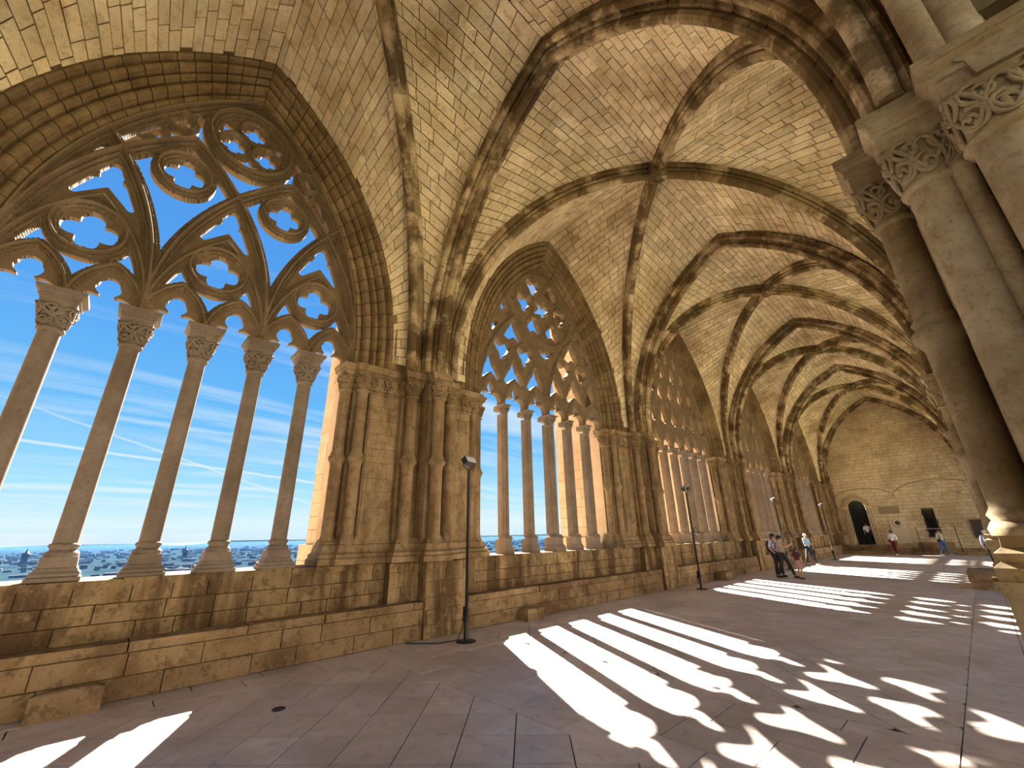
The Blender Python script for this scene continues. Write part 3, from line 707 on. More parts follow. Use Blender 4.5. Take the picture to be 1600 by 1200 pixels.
# parapet stones
bl = masonry(lambda u, v, d: (XL + d, u, v), 44.1, SILL - .01, .245, .62, .05, .007, jit=.012, u0=-13.4, v0=BENCH - .03, seed=3)
bl = [b for b in bl]
emit_blocks(bl, 'stone', M['parapet'], wl, 220, 60)
sl = MB(); slab = []; y = -13.4; rg = random.Random(5)
while y < 44.1:
    w_ = rg.uniform(.8, 1.5); y1 = min(y + w_, 44.15); z = SILL + rg.uniform(-.012, .01); x = XL + rg.uniform(-.03, .035)
    q0 = [(-9.35, y + .006, SILL - .10), (x, y + .006, SILL - .10), (x, y1 - .006, SILL - .10), (-9.35, y1 - .006, SILL - .10)]
    slab.append(([(a, b, SILL - .10) for a, b, _ in q0], [(a, b, z) for a, b, _ in q0], rg.uniform(-.6, .8))); y = y1
for q0, q1, t in slab: MB().hexa(q0, q1, t).build('sill_slab', M['parapet'], wl)
# stone bench
be = MB(); be.box((XL - .1, -13.4, 0), (-7.97, 44.1, BENCH - .12)); bench = be.build('stone_bench', M['mortar']); tag(bench, 'long weathered stone bench running along the foot of the window wall', 'bench', kind='structure')
bb = masonry(lambda u, v, d: (-7.93 + d, u, v), 44.1, BENCH - .13, .27, .75, .045, .007, jit=.014, u0=-13.4, seed=11)
y = -13.4
while y < 44.1:
    w_ = rg.uniform(.8, 1.7); y1 = min(y + w_, 44.1); z = BENCH + rg.uniform(-.014, .012); x = -7.92 + rg.uniform(-.02, .02)
    bb.append(([(a, b, BENCH - .125) for a, b in ((XL - .02, y + .006), (x, y + .006), (x, y1 - .006), (XL - .02, y1 - .006))], [(a, b, z) for a, b in ((XL - .02, y + .006), (x, y + .006), (x, y1 - .006), (XL - .02, y1 - .006))], rg.uniform(-.7, .7))); 
    MB().hexa([(XL, y + .008, BENCH - .125), (x - .008, y + .008, BENCH - .125), (x - .008, y1 - .008, BENCH - .125), (XL, y1 - .008, BENCH - .125)], [(XL, y + .008, z), (x - .008, y + .008, z), (x - .008, y1 - .008, z), (XL, y1 - .008, z)], bb[-1][2]).build('seat_slab', M['bench'], bench); bb.pop(); y = y1
emit_blocks(bb, 'stone', M['bench'], bench, 220, 60)

# ------------------------------------------------------------------ left piers
LOUT = [(-.30, -1.99), (-.06, -1.97), (-.06, -1.74), (.08, -1.72), (.08, -.72), (.35, -.72), (.35, -.22), (.68, -.22), (.68, .36), (.35, .36), (.35, .84), (.08, .84), (.08, 1.74), (-.06, 1.74), (-.06, 1.97), (-.30, 1.99)]
LSH = [(-.30, -1.80, .12), (-.10, -1.50, .12), (.18, -.46, .135), (.50, .07, .135), (.18, .60, .135), (-.10, 1.50, .12), (-.30, 1.80, .12)]
LCORE = [(-.36, -1.68), (-.20, -1.66), (-.20, -1.38), (-.02, -1.36), (-.02, -.66), (.10, -.66), (.10, -.30), (.02, -.28), (.02, -.14), (.38, -.12), (.38, .26), (.02, .30), (.02, .42), (.10, .44), (.10, .78), (-.02, .78), (-.02, 1.36), (-.20, 1.38), (-.20, 1.66), (-.36, 1.68)]
PL = ['near left pier with clustered shafts and a carved frieze, behind the nearest floor lamp', 'second left pier with clustered shafts, between the second and third windows', 'third left pier with clustered shafts, between the third and fourth windows', 'fourth left pier with clustered shafts, between the last two windows', 'corner pier with clustered shafts where the window wall meets the end wall', 'left pier behind the viewer before the nearest window']
def pier_left(i):
    Y = P[i]; near = i in (1, 2); e = thing('pier', (XL, Y, 0), PL[(i - 1) % 6], 'pillar', kind='structure')
    if i == 5: sub = lambda L: [(x, y) for x, y in L if y <= .36]
    else: sub = lambda L: L
    out = sub(LOUT); core = sub(LCORE); W = lambda L: [(XL + x, Y + y) for x, y in L]
    # travel goes from -y to +y, gallery (+x) lies to the right of travel
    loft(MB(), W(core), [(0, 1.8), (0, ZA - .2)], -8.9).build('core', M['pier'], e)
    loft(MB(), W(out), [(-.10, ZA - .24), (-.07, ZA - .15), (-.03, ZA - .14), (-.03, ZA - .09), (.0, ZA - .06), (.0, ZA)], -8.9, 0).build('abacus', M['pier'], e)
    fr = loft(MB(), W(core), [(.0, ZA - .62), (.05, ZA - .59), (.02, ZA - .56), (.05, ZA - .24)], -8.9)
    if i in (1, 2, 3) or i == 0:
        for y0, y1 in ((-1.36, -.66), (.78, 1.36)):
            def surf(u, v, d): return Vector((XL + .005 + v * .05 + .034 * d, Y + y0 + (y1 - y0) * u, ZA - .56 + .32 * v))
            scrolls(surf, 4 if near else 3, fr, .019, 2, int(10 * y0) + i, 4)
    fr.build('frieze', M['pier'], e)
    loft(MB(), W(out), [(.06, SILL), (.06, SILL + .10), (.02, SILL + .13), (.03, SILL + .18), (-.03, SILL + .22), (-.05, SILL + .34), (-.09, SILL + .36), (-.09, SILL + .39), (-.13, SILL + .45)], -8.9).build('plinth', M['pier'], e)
    for x, y, r in LSH:
        if i == 5 and y > .36: continue
        X, YY = XL + x, Y + y; s = bpy.data.objects.new('shaft', None); COL.objects.link(s); s.parent = e
        m = MB(); m.lathe((X, YY), [(r * 1.25, 1.66), (r * 1.32, 1.72), (r * 1.15, 1.76), (r * 1.06, 1.79), (r * 1.25, 1.84), (r * 1.05, 1.89), (r, 1.92), (r, 3.26), (r * 1.12, 3.28), (r * 1.12, 3.31), (r * 1.42, 3.36), (r * 1.42, 3.42), (r * 1.12, 3.47), (r * 1.2, 3.50), (r * .98, 3.53), (r * .98, ZA - .60)], 24)
        m.build('drum', M['pier'], s)
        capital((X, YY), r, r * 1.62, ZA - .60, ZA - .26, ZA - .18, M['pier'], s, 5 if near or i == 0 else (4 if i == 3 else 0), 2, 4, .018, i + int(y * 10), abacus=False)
    # facing stones on the two flat panels
    blocks = []
    for y0, y1 in ((-1.34, -.68), (.80, 1.34)):
        if i == 5 and y0 > 0: continue
        blocks += masonry(lambda u, v, d: (XL + d + .002, Y + u, v), y1, ZA - .64, .30, .55, .02, .003, jit=.003, u0=y0, v0=1.86, seed=i * 3 + int(y0 > 0))
    emit_blocks(blocks, 'facing_stone', M['pier'], e, 60 if i in (1, 2) else 0, 60)
    # lower body
    if i not in (0,):
        lb = MB(); 
        if i < 5: lb.box((XL - .1, Y - .02, 0), (-7.87, Y + 1.0, SILL - .02), -.2); lb.box((XL - .1, Y - .70, BENCH), (-8.12, Y - .02, SILL - .02), .1); lb.box((XL - .1, Y + 1.0, BENCH), (-8.22, Y + 1.5, SILL - .02))
        else: lb.box((XL - .1, Y - 1.1, 0), (-7.87, Y, SILL - .02))
        lb.build('footing', M['mortar'], e)
        bk = []
        if i < 5:
            bk += masonry(lambda u, v, d: (-7.85 + d, Y + u, v), 1.0, SILL - .02, .27, .45, .03, .005, jit=.006, u0=-.02, seed=i)
            bk += [([b[0][k] for k in (0, 3, 2, 1)], [b[1][k] for k in (0, 3, 2, 1)], b[2]) for b in masonry(lambda u, v, d: (u, Y - .03 - d, v), -7.86, SILL - .02, .27, .3, .03, .005, jit=.004, u0=-8.3, v0=BENCH, seed=i + 20)]
            bk += masonry(lambda u, v, d: (-8.10 + d, Y + u, v), -.05, SILL - .02, .27, .4, .03, .005, jit=.006, u0=-.70, v0=BENCH, seed=i + 9)
        emit_blocks(bk, 'stone', M['parapet'], e, 60 if i < 3 else 0, 60)
for i in range(6): pier_left(i)

# ------------------------------------------------------------------ right piers
ROUT = [(.11, -.87), (.11, -.56), (.57, -.56), (.57, -.16), (.83, -.16), (.83, .40), (.57, .40), (.57, .80), (.11, .80), (.11, 1.1)]
RSH = [(-.14, -.60, .19), (.30, -.34, .155), (.57, .05, .135), (.30, .60, .14), (-.1, .9, .17)]
RTHIN = [(.36, -.08, .07), (.10, -.40, .08), (.36, .30, .07)]
RCORE = [(-.30, -.60), (-.10, -.42), (.10, -.34), (.20, -.14), (.40, -.06), (.40, .20), (.10, .35), (.10, .7), (-.3, .9)]
PR = ['big near right pier with round shafts and vine-carved capitals', 'second right pier, its leading shaft seen just past the big near pier', 'third right pier, mostly hidden behind the nearer ones', 'fourth right pier, mostly hidden, far down the gallery']
for i in range(1, 5):
    Y = P[i]; e = thing('pier', (XRW, Y, 0), PR[i - 1], 'pillar', kind='structure'); near = i == 1
    Wr = lambda L: [(XRW - x, Y + y) for x, y in L][::-1]
    loft(MB(), Wr(RCORE), [(0, 1.6), (0, ZA - .1)], 1.6).build('core', M['rpier'], e)
    loft(MB(), Wr(ROUT), [(-.02, 0), (-.02, .12), (-.04, .14), (-.04, 1.36), (.0, 1.42), (.0, 1.47)], 1.6).build('pedestal', M['rpier'], e)
    loft(MB(), Wr(ROUT), [(-.03, 1.47), (-.03, 1.56), (-.08, 1.60), (-.06, 1.66), (-.11, 1.70), (-.12, 1.80)], 1.6).build('plinth', M['rpier'], e)
    for k, (x, y, r) in enumerate(RSH):
        X, YY = XRW - x, Y + y; s = bpy.data.objects.new('shaft', None); COL.objects.link(s); s.parent = e; zc = ZA
        pr = [(r * 1.3, 1.78), (r * 1.36, 1.83), (r * 1.2, 1.87), (r * 1.08, 1.89), (r * 1.22, 1.93), (r * 1.05, 1.97), (r, 1.99)]
        if k == 2: pr += [(r * 1.03, 3.30), (r * 1.1, 3.33), (r * 1.42, 3.40), (r * 1.42, 3.47), (r * 1.1, 3.52), (r * 1.25, 3.57), (r * .99, 3.62)]
        pr += [(r * .99, 4.62)]
        m = MB(); m.lathe((X, YY), pr, 40 if near else 24); m.build('drum', M['rpier'], s)
        hf = [.27, .245, .235, .23, .25][k]
        capital((X, YY), r, hf, 4.62, 5.06, ZA, M['rpier'], s, (7 if k < 3 else 4) if near else (5 if i == 2 else 0), 2, 6 if near else 4, .018, k + 30)
    for x, y, r in RTHIN:
        X, YY = XRW - x, Y + y; s = bpy.data.objects.new('thin_shaft', None); COL.objects.link(s); s.parent = e
        MB().lathe((X, YY), [(r * 1.3, 1.78), (r, 1.95), (r, 4.66)], 20).build('drum', M['rpier'], s)
        capital((X, YY), r, r * 1.5, 4.64, 5.08, ZA, M['rpier'], s, 4 if near else 0, 2, 4, .011, 5, abacus=False)
    loft(MB(), Wr(ROUT), [(-.22, ZA - .36), (-.20, ZA - .20), (-.15, ZA - .15), (-.12, ZA - .01)], 1.6).build('abacus_course', M['rpier'], e)
# big roll of the courtyard arch over each right pier pair, and the right wall
def right_arch(i):
    Y0, Y1 = P[i], P[i + 1]; yr = (Y0 + Y1) / 2; hh = (Y1 - Y0) / 2
    w = MB(); n = 20
    for X in (.98, 1.7):
        half, zs, top = hh - .55, 5.9, 11.4; h = top - zs; R = (h * h + half * half) / (2 * half); a1 = math.asin(min(1, h / R))
        for s in (-1, 1):
            pts = [(yr + s * half, 0 if X > 1 else ZA)] + [(yr + s * (half - R + R * math.cos(a1 * k / n)), zs + R * math.sin(a1 * k / n)) for k in range(n + 1)]
            ye = yr + s * hh
            for a, b in zip(pts, pts[1:]): w.add([(X, a[0], a[1]), (X, b[0], b[1]), (X, ye, b[1]), (X, ye, a[1])], [(0, 1, 2, 3)])
            w.add([(X, yr, top), (X, ye, top), (X, ye, 13.3), (X, yr, 13.3)], [(0, 1, 2, 3)])
            for a, b in zip(pts[1:], pts[2:]): w.add([(.98, a[0], a[1]), (.98, b[0], b[1]), (1.7, b[0], b[1]), (1.7, a[0], a[1])], [(0, 1, 2, 3)])
            w.add([(.98, pts[0][0], 0), (.98, pts[0][0], ZA), (1.7, pts[0][0], ZA), (1.7, pts[0][0], 0)], [(0, 1, 2, 3)])
            w.add([(.74, pts[0][0], 1.5), (.74, ye, 1.5), (.74, ye, ZA), (.74, pts[0][0], ZA)], [(0, 1, 2, 3)]) if abs(ye - Y0) > 99 else None
    o = w.build('wall_right', M['rpier']); tag(o, ['right arcade wall over the near courtyard arch', 'right arcade wall beyond the big near pier', 'right arcade wall beside the third bay', 'right arcade wall beside the fourth bay', 'right arcade wall of the last bay'][i], 'wall', kind='structure')
    for half, X, r in ((hh - .64, .93, .17), (hh - .80, .75, .10), (hh - .44, 1.02, .14)):
        for s in (-1, 1):
            cv = pointed(Vector((X, yr + s * half, ZA - .02)), Vector((X, yr, 11.75 + (half - hh + .66) * 1.2)), 5.9, 30); MB().tube(cv, r, 12 if i < 2 else 8).build('arch_roll', M['rpier'], o)
for i in range(5): right_arch(i)

# ------------------------------------------------------------------ roof, buttresses, closing walls
rf = MB(); rf.box((-9.9, -14, 13.25), (2.0, 45.5, 13.6)); o = rf.build('roof', M['ext']); tag(o, 'flat stone roof over the gallery vault', 'roof', kind='structure')
for i in range(6):
    Y = P[i]; m = MB(); bx = -11.3 if i < 3 else -12.3; m.box((bx, Y - 1.28, -1), (-9.28, Y + 1.2, 11.6)); m.box((bx - .3, Y - 1.34, -1), (-9.28, Y + 1.26, 1.75))
    m.add([(bx, Y - 1.28, 11.6), (bx, Y + 1.2, 11.6), (-9.28, Y + 1.2, 11.6), (-9.28, Y - 1.28, 11.6), (-9.9, Y - 1.28, 13.0), (-9.9, Y + 1.2, 13.0), (-9.28, Y + 1.2, 13.1), (-9.28, Y - 1.28, 13.1)], [(0, 1, 5, 4), (4, 5, 6, 7), (0, 4, 7, 3), (1, 2, 6, 5)])
    o = m.build('buttress', M['mortar']); tag(o, ['buttress outside, left of the nearest window', 'pink stone buttress seen at the right edge of the nearest window', 'broad pink buttress filling the right half of the star-oculus window', 'buttress showing behind the tracery of the third window', 'buttress showing behind the mullions of the fourth window', 'buttress outside the last window at the corner'][i], 'buttress', kind='structure')
    bk = masonry(lambda u, v, d: (u, Y - 1.30 - d, v), -9.30, 11.58, .34, .62, .03, .005, jit=.005, u0=bx - .02, v0=1.75, seed=40 + i)
    bk += masonry(lambda u, v, d: (u, Y - 1.36 - d, v), -9.30, 1.75, .34, .62, .03, .005, jit=.005, u0=bx - .32, v0=-1, seed=50 + i)
    bk += [([b[0][k] for k in (0, 3, 2, 1)], [b[1][k] for k in (0, 3, 2, 1)], b[2]) for b in masonry(lambda u, v, d: (bx - .02 - d, Y + u, v), 1.2, 11.6, .34, .7, .02, .005, jit=.005, u0=-1.3, v0=1.75, seed=60 + i)]
    emit_blocks(bk, 'stone', M['ext'], o, 80 if i in (1, 2) else 0, 60)
wb = MB(); wb.box((-9.3, -13.8, 0), (1.7, -13.5, 13.3)); wb.box((-8.3, -13.6, 12.4), (1.7, P[0], 12.6)); wb.box((.8, -13.5, 6.5), (1.7, P[0], 13.3))
for Y in (P[0], -9.5): wb.box((.45, Y - .6, 0), (1.6, Y + .6, 6.6))
o = wb.build('wall_back', M['pier']); tag(o, 'gallery wall behind the viewer', 'wall', kind='structure')

# ------------------------------------------------------------------ end wall
ew = MB(); DX0, DX1, DZ = -7.02, -5.93, 3.45; EX0, EX1 = -2.72, -2.12
def hole(a, b, c_, d_):
    def inside(x, z):
        if DX0 - .01 < x < DX1 + .01 and .66 < z < DZ: return True
        if z >= DZ and math.hypot(x - (DX0 + DX1) / 2, z - DZ) < .56: return True
        if EX0 < x < EX1 and 1.2 < z < 3.1: return True
        return False
    return any(inside(x, z) for x in (a, (a + b) / 2, b) for z in (c_, (c_ + d_) / 2, d_))
def fill(a, b, c_, d_): ew.add([(a, YEND + .02, c_), (b, YEND + .02, c_), (b, YEND + .02, d_), (a, YEND + .02, d_)], [(0, 1, 2, 3)])
fill(-9.3, DX0, 0, 4.2); fill(DX1, EX0, 0, 4.2); fill(EX1, 1.7, 0, 4.2); fill(DX0, DX1, 0, .66); fill(EX0, EX1, 0, 1.2); fill(EX0, EX1, 3.1, 4.2); fill(-9.3, 1.7, 4.2, 13.3)
n = 12; r = (DX1 - DX0) / 2; cxd = (DX0 + DX1) / 2
for k in range(n):
    a, b = PI * k / n, PI * (k + 1) / n; ew.add([(cxd + r * math.cos(a), YEND + .02, DZ + r * math.sin(a)), (cxd + r * math.cos(b), YEND + .02, DZ + r * math.sin(b)), (cxd + r * math.cos(b), YEND + .02, 4.2), (cxd + r * math.cos(a), YEND + .02, 4.2)], [(0, 1, 2, 3)])
we = ew.build('wall_end', M['mortar']); tag(we, 'tall masonry end wall with two dark doorways', 'wall', kind='structure')
bk = []
for b in masonry(lambda u, v, d: (u, YEND - d, v), .9, 13.2, .26, .62, .03, .008, hole, .012, -8.3, 0.0, 77): bk.append(b)
emit_blocks(bk, 'stone', M['endwall'], we, 300, 24)
m = MB(); m.box((DX0 - .3, YEND + .5, .4), (DX1 + .3, YEND + .6, 4.4)); m.box((EX0 - .2, YEND + .5, 1), (EX1 + .2, YEND + .6, 3.3))
for x in (DX0, DX1 - .04): m.box((x - .02, YEND + .0, .66), (x + .06, YEND + .6, DZ))
for x in (EX0, EX1 - .04): m.box((x - .02, YEND + .0, 1.2), (x + .06, YEND + .6, 3.1))
o = m.build('door_1', M['dark']); tag(o, 'dark unlit interior behind the two doorways in the end wall', 'doorway', kind='structure')
# door arch moulding
dr = thing('door_surround', (cxd, YEND, .66), 'round-arched moulded stone surround of the taller dark doorway', 'doorway', kind='structure')
for off, th in ((.06, .09), (.20, .10), (.34, .07)):
    rr = r + off; pts = [Vector((cxd - rr, YEND - .08, .66)), Vector((cxd - rr, YEND - .08, DZ))] + [Vector((cxd - rr * math.cos(PI * k / 16), YEND - .08, DZ + rr * math.sin(PI * k / 16))) for k in range(1, 16)] + [Vector((cxd + rr, YEND - .08, DZ)), Vector((cxd + rr, YEND - .08, .66))]
    MB().tube(pts, th * .7, 8).build('moulding', M['endwall'], dr)
for s in (-1, 1): MB().box((cxd + s * (r + .22) - .24, YEND - .22, DZ - .08), (cxd + s * (r + .22) + .24, YEND, DZ + .08)).build('impost', M['endwall'], dr)
# filled blind arches on the end wall
for cx_, rr, lb in ((-5.9, 2.0, 'faint relieving arch over the tall doorway'), (-1.6, 2.5, 'large faint blocked arch over the small doorway')):
    pts = [Vector((cx_ - rr * math.cos(PI * k / 16), YEND - .0, 4.0 + (.9 if rr < 2.2 else 1.0) * math.sin(PI * k / 16) * (1.2 if rr > 2.2 else 1))) for k in range(1, 16)]
    o = MB().tube(pts, .03, 6).build('blocked_arch', M['plaque']); tag(o, lb, 'arch', kind='structure')
m = MB(); m.box((-5.15, YEND - .06, 2.88), (-3.95, YEND + .01, 3.42), -2); m.box((-5.08, YEND - .07, 2.94), (-4.58, YEND - .02, 3.36), .4); m.box((-4.5, YEND - .07, 2.94), (-4.02, YEND - .02, 3.36), .4)
tag(m.build('wall_plaque', M['plaque']), 'pair of small framed stone plaques between the two doorways', 'plaque')
rl = thing('relief_slab', (-4.25, YEND, .75), 'pale memorial slab with a round wreath, behind the visitor in dark red trousers', 'memorial')
MB().box((-4.72, YEND - .10, .75), (-3.78, YEND, 2.52), .3).build('slab', M['relief'], rl); MB().box((-4.80, YEND - .13, 2.50), (-3.70, YEND, 2.60)).build('cornice', M['relief'], rl)
m = MB(); m.tube([(-4.28 + .24 * math.cos(a * PI / 10), YEND - .12, 2.2 + .24 * math.sin(a * PI / 10)) for a in range(21)], .06, 8); m.build('wreath', M['relief'], rl)
m = MB(); m.ell((-4.28, YEND - .1, 2.2), (.15, .05, .15), None, 14, 6); m.build('medallion', M['board'], rl)
ip = thing('information_board', (-.1, YEND, 1.1), 'dark brown information board low on the end wall at far right', 'board')
MB().box((-.45, YEND - .11, 1.12), (.35, YEND - .02, 2.30)).build('panel', M['board'], ip)
for k in range(3): MB().box((-.36, YEND - .125, 1.42 + k * .27), (.25, YEND - .108, 1.45 + k * .27)).build('ledge', M['metal'], ip)
o = MB().box((-.35, YEND - .35, 4.05), (-.02, YEND, 4.22)).build('wall_corbel', M['endwall']); tag(o, 'small dark corbel stone sticking out of the end wall, upper right', 'corbel')
# steps
st = thing('stone_steps', (-3.7, YEND - .6, 0), 'low stone steps running along the foot of the end wall', 'steps', kind='structure')
MB().box((-7.9, YEND - 1.1, 0), (.6, YEND, .22), .2).build('step', M['bench'], st); MB().box((-7.9, YEND - .75, .22), (.6, YEND, .44), -.3).build('step', M['bench'], st); MB().box((-7.9, YEND - .42, .44), (-5.0, YEND, .66), .1).build('step', M['bench'], st)
MB().box((-3.5, YEND - .45, .44), (-1.6, YEND, .80), .1).build('step', M['bench'], st)
# rope barrier before the small doorway
rb = thing('rope_barrier', (-2.3, YEND - .9, .44), 'thin white cord barrier on two posts before the small dark doorway', 'barrier')
for x in (-3.3, -1.3): MB().lathe((x, YEND - .8), [(.12, .23), (.12, .25), (.02, .26), (.02, 1.9)], 8).build('post', M['metal'], rb)
for z in (1.15, 1.8): MB().tube([(-3.3 + 2 * k / 8, YEND - .8, z - .05 * math.sin(PI * k / 8)) for k in range(9)], .012, 5).build('cord', M['white'], rb)

# ------------------------------------------------------------------ floor
fl = MB(); fl.box((-8.4, -13.6, -.3), (1.8, 44.6, -.022)); fl = fl.build('floor', M['grout']); tag(fl, 'stone paving of diagonal square slabs with straight bands', 'floor', kind='structure')
tiles = []; rg = random.Random(21)
def clip(poly, x0, x1, y0, y1):
    for ax, val, sgn in ((0, x0, 1), (0, x1, -1), (1, y0, 1), (1, y1, -1)):
        out = []
        for k in range(len(poly)):
            a, b = poly[k], poly[(k + 1) % len(poly)]; da, db = (a[ax] - val) * sgn, (b[ax] - val) * sgn
            if da >= 0: out.append(a)
            if da * db < 0: t = da / (da - db); out.append((a[0] + (b[0] - a[0]) * t, a[1] + (b[1] - a[1]) * t))
        poly = out
        if len(poly) < 3: return []
    return poly
def tile(poly):
    if len(poly) < 3: return
    cx_ = sum(p[0] for p in poly) / len(poly); cy_ = sum(p[1] for p in poly) / len(poly)
    A = abs(sum(poly[k][0] * poly[(k + 1) % len(poly)][1] - poly[(k + 1) % len(poly)][0] * poly[k][1] for k in range(len(poly)))) / 2
    if A < .004: return
    q = []
    for p in poly:
        d = math.hypot(p[0] - cx_, p[1] - cy_); f = max(.5, 1 - .0085 / max(d, .02)); q.append((cx_ + (p[0] - cx_) * f, cy_ + (p[1] - cy_) * f))
    z = rg.uniform(-.0015, .0015); tiles.append((q, z, rg.uniform(-.75, .75)))
def diag(x0, x1, y0, y1, e, ox, oy):
    k = e / math.sqrt(2); n0 = int((x1 - x0 + y1 - y0) / k) + 4
    for i in range(-n0, n0):
        for j in range(-n0, n0):
            cx_ = ox + (i - j) * k; cy_ = oy + (i + j) * k
            if cx_ < x0 - e or cx_ > x1 + e or cy_ < y0 - e or cy_ > y1 + e: continue
            tile(clip([(cx_, cy_), (cx_ + k, cy_ + k), (cx_, cy_ + 2 * k), (cx_ - k, cy_ + k)], x0, x1, y0, y1))
def rect(x0, x1, y0, y1, a, b, along='y'):
    if along == 'y':
        x = x0
        while x < x1 - .01:
            w = min(a * rg.uniform(.9, 1.1), x1 - x); w = x1 - x if x1 - x - w < .12 else w; y = y0 - rg.uniform(0, b)
            while y < y1: l = b * rg.uniform(.7, 1.4); tile(clip([(x, y), (x + w, y), (x + w, y + l), (x, y + l)], x0, x1, y0, y1)); y += l
            x += w
    else:
        y = y0
        while y < y1 - .01:
            w = min(a * rg.uniform(.9, 1.1), y1 - y); w = y1 - y if y1 - y - w < .12 else w; x = x0 - rg.uniform(0, b)
            while x < x1: l = b * rg.uniform(.7, 1.4); tile(clip([(x, y), (x + l, y), (x + l, y + w), (x, y + w)], x0, x1, y0, y1)); x += l
            y += w
XA, XB = -7.35, -.64
rect(-7.95, XA, -5, 44, .30, .9); rect(XB, 1.7, -5, 44, .62, .9)
diag(XA, XB, -5, 3.8, .535, -4.81, 3.79)
yb = 3.8
for i in range(1, 5):
    y1 = P[i] + 1.1; rect(XA, XB, yb, y1, .62, .95, 'x'); yn = P[i + 1] - 1.1 if i < 4 else 44
    diag(XA, XB, y1, yn, .60, -4.5, y1 + .1); yb = yn
tl = sorted([(-pxsize([(x, y, 0) for x, y in q]), k) for k, (q, z, t) in enumerate(tiles)]); singles = set(k for s_, k in tl[:300]); rest = MB()
for k, (q, z, t) in enumerate(tiles):
    n = len(q); vs = [(x, y, -.02) for x, y in q] + [(x, y, z) for x, y in q]; fs = [tuple(range(n, 2 * n))] + [(a, (a + 1) % n, n + (a + 1) % n, n + a) for a in range(n)]
    A = sum(q[j][0] * q[(j + 1) % n][1] - q[(j + 1) % n][0] * q[j][1] for j in range(n))
    if A < 0: fs = [f[::-1] for f in fs]
    if k in singles: MB().add(vs, fs, t).build('tile', M['floor'], fl)
    else: rest.add(vs, fs, t)
rest.build('small_tiles', M['floor'], fl, kind='stuff')
tag(MB().lathe((-6.15, 1.95), [(.07, 0), (.075, .006), (.05, .008), (.05, .002)], 16).build('floor_drain', M['metal']), 'small dark round drain cover in the floor by the bench', 'drain')
# ------------------------------------------------------------------ outside
g = MB(); g.box((-30, -90, -1.6), (-9.25, 110, -1.0)); o = g.build('ground_terrace', M['ground']); tag(o, 'bare terrace just outside the windows, hidden below the parapet', 'ground', kind='structure')
g = MB(); g.box((1.72, -60, -.4), (60, 110, -.05)); o = g.build('ground_courtyard', M['grass']); tag(o, 'sunlit courtyard ground beyond the right arcade', 'ground', kind='structure')
g = MB(); g.box((38, -60, -.1), (40, 110, 12)); g.box((1.7, 60, -.1), (40, 62, 12)); g.box((1.7, -42, -.1), (40, -40, 12)); o = g.build('wall_courtyard', M['endwall']); tag(o, 'church and gallery walls round the courtyard, out of view at right', 'wall', kind='structure')
def plain_mat():
    m = stone('far_plain', (.012, .03, .042), (.008, .018, .026), (.035, .05, .05), sc1=.004, sc2=.02, stain=.8, fine=.05, bump=0, spec=0, rough=1); return m
pm = plain_mat()
g = MB(); n = 48; rad_ = [150, 600, 1500, 4000, 9000, 16000]
vs = []; rg = random.Random(4)
for r_ in rad_:
    for k in range(n): a = PI * .38 + PI * 1.1 * k / (n - 1); vs.append((r_ * math.cos(a), r_ * math.sin(a), -62 - (0 if r_ < 9000 else r_ * .002) + (rg.uniform(0, 140) if r_ == 16000 else 0)))
fs = [(j * n + k, j * n + k + 1, (j + 1) * n + k + 1, (j + 1) * n + k) for j in range(len(rad_) - 1) for k in range(n - 1)]
g.add(vs, fs); o = g.build('terrain', pm); tag(o, 'wide flat plain reaching to low hills on the horizon', 'land', kind='structure')
g = MB()
for k in range(4200):
    a = rg.uniform(PI * .55, PI * 1.28); r_ = 380 + 5200 * rg.random() ** 1.7; x, y = r_ * math.cos(a), r_ * math.sin(a); s = rg.uniform(3.5, 9) * (1 + r_ / 4500); h = rg.uniform(3, 10) * (1 + r_ / 9000)
    g.box((x - s, y - s * rg.uniform(.5, 1.5), -63), (x + s, y + s, -62 + h), rg.uniform(-1.5, 1.2))
tag(g.build('city_buildings', stone('far_town', (.07, .075, .085), (.03, .035, .04), (.17, .165, .16), sc1=.02, sc2=.05, fine=.2, bump=0, stain=.6, spec=0, rough=1)), 'town of small pale buildings spread over the plain far below', 'town', kind='stuff')
hz = bpy.data.materials.new('haze'); hz.use_nodes = True; nt = hz.node_tree; nt.nodes.clear(); vsn = nt.nodes.new('ShaderNodeVolumeScatter'); vsn.inputs['Color'].default_value = (.14, .42, 1, 1); vsn.inputs['Density'].default_value = 2.6e-5; vsn.inputs['Anisotropy'].default_value = .2; on = nt.nodes.new('ShaderNodeOutputMaterial'); nt.links.new(vsn.outputs[0], on.inputs['Volume'])
o = MB().box((-17000, -17000, -61.5), (-160, 17000, -8)).build('haze', hz); tag(o, 'thin blue haze lying over the distant plain', 'haze', kind='stuff')
for (a, b, lab) in (((38, 874), (40, 858), 'slim far tower at the left over the town'), ((288, 868), (290, 853), 'slim far tower between the second and third window columns')):
    d = Vector(R3) * ((a[0] - 800) / FPX) + Vector(U3) * ((600 - a[1]) / FPX) + Vector(F3); k = 2200 / math.hypot(d.x, d.y); x, y = d.x * k, d.y * k
    d2 = Vector(R3) * ((b[0] - 800) / FPX) + Vector(U3) * ((600 - b[1]) / FPX) + Vector(F3); zt = 1.85 + d2.z * 2200 / math.hypot(d2.x, d2.y)
    m = MB(); m.lathe((x, y), [(9, -62), (8, zt - 25), (11, zt - 24), (10, zt - 14), (5, zt - 12), (1, zt)], 10); tag(m.build('far_tower', M['board']), lab, 'tower')

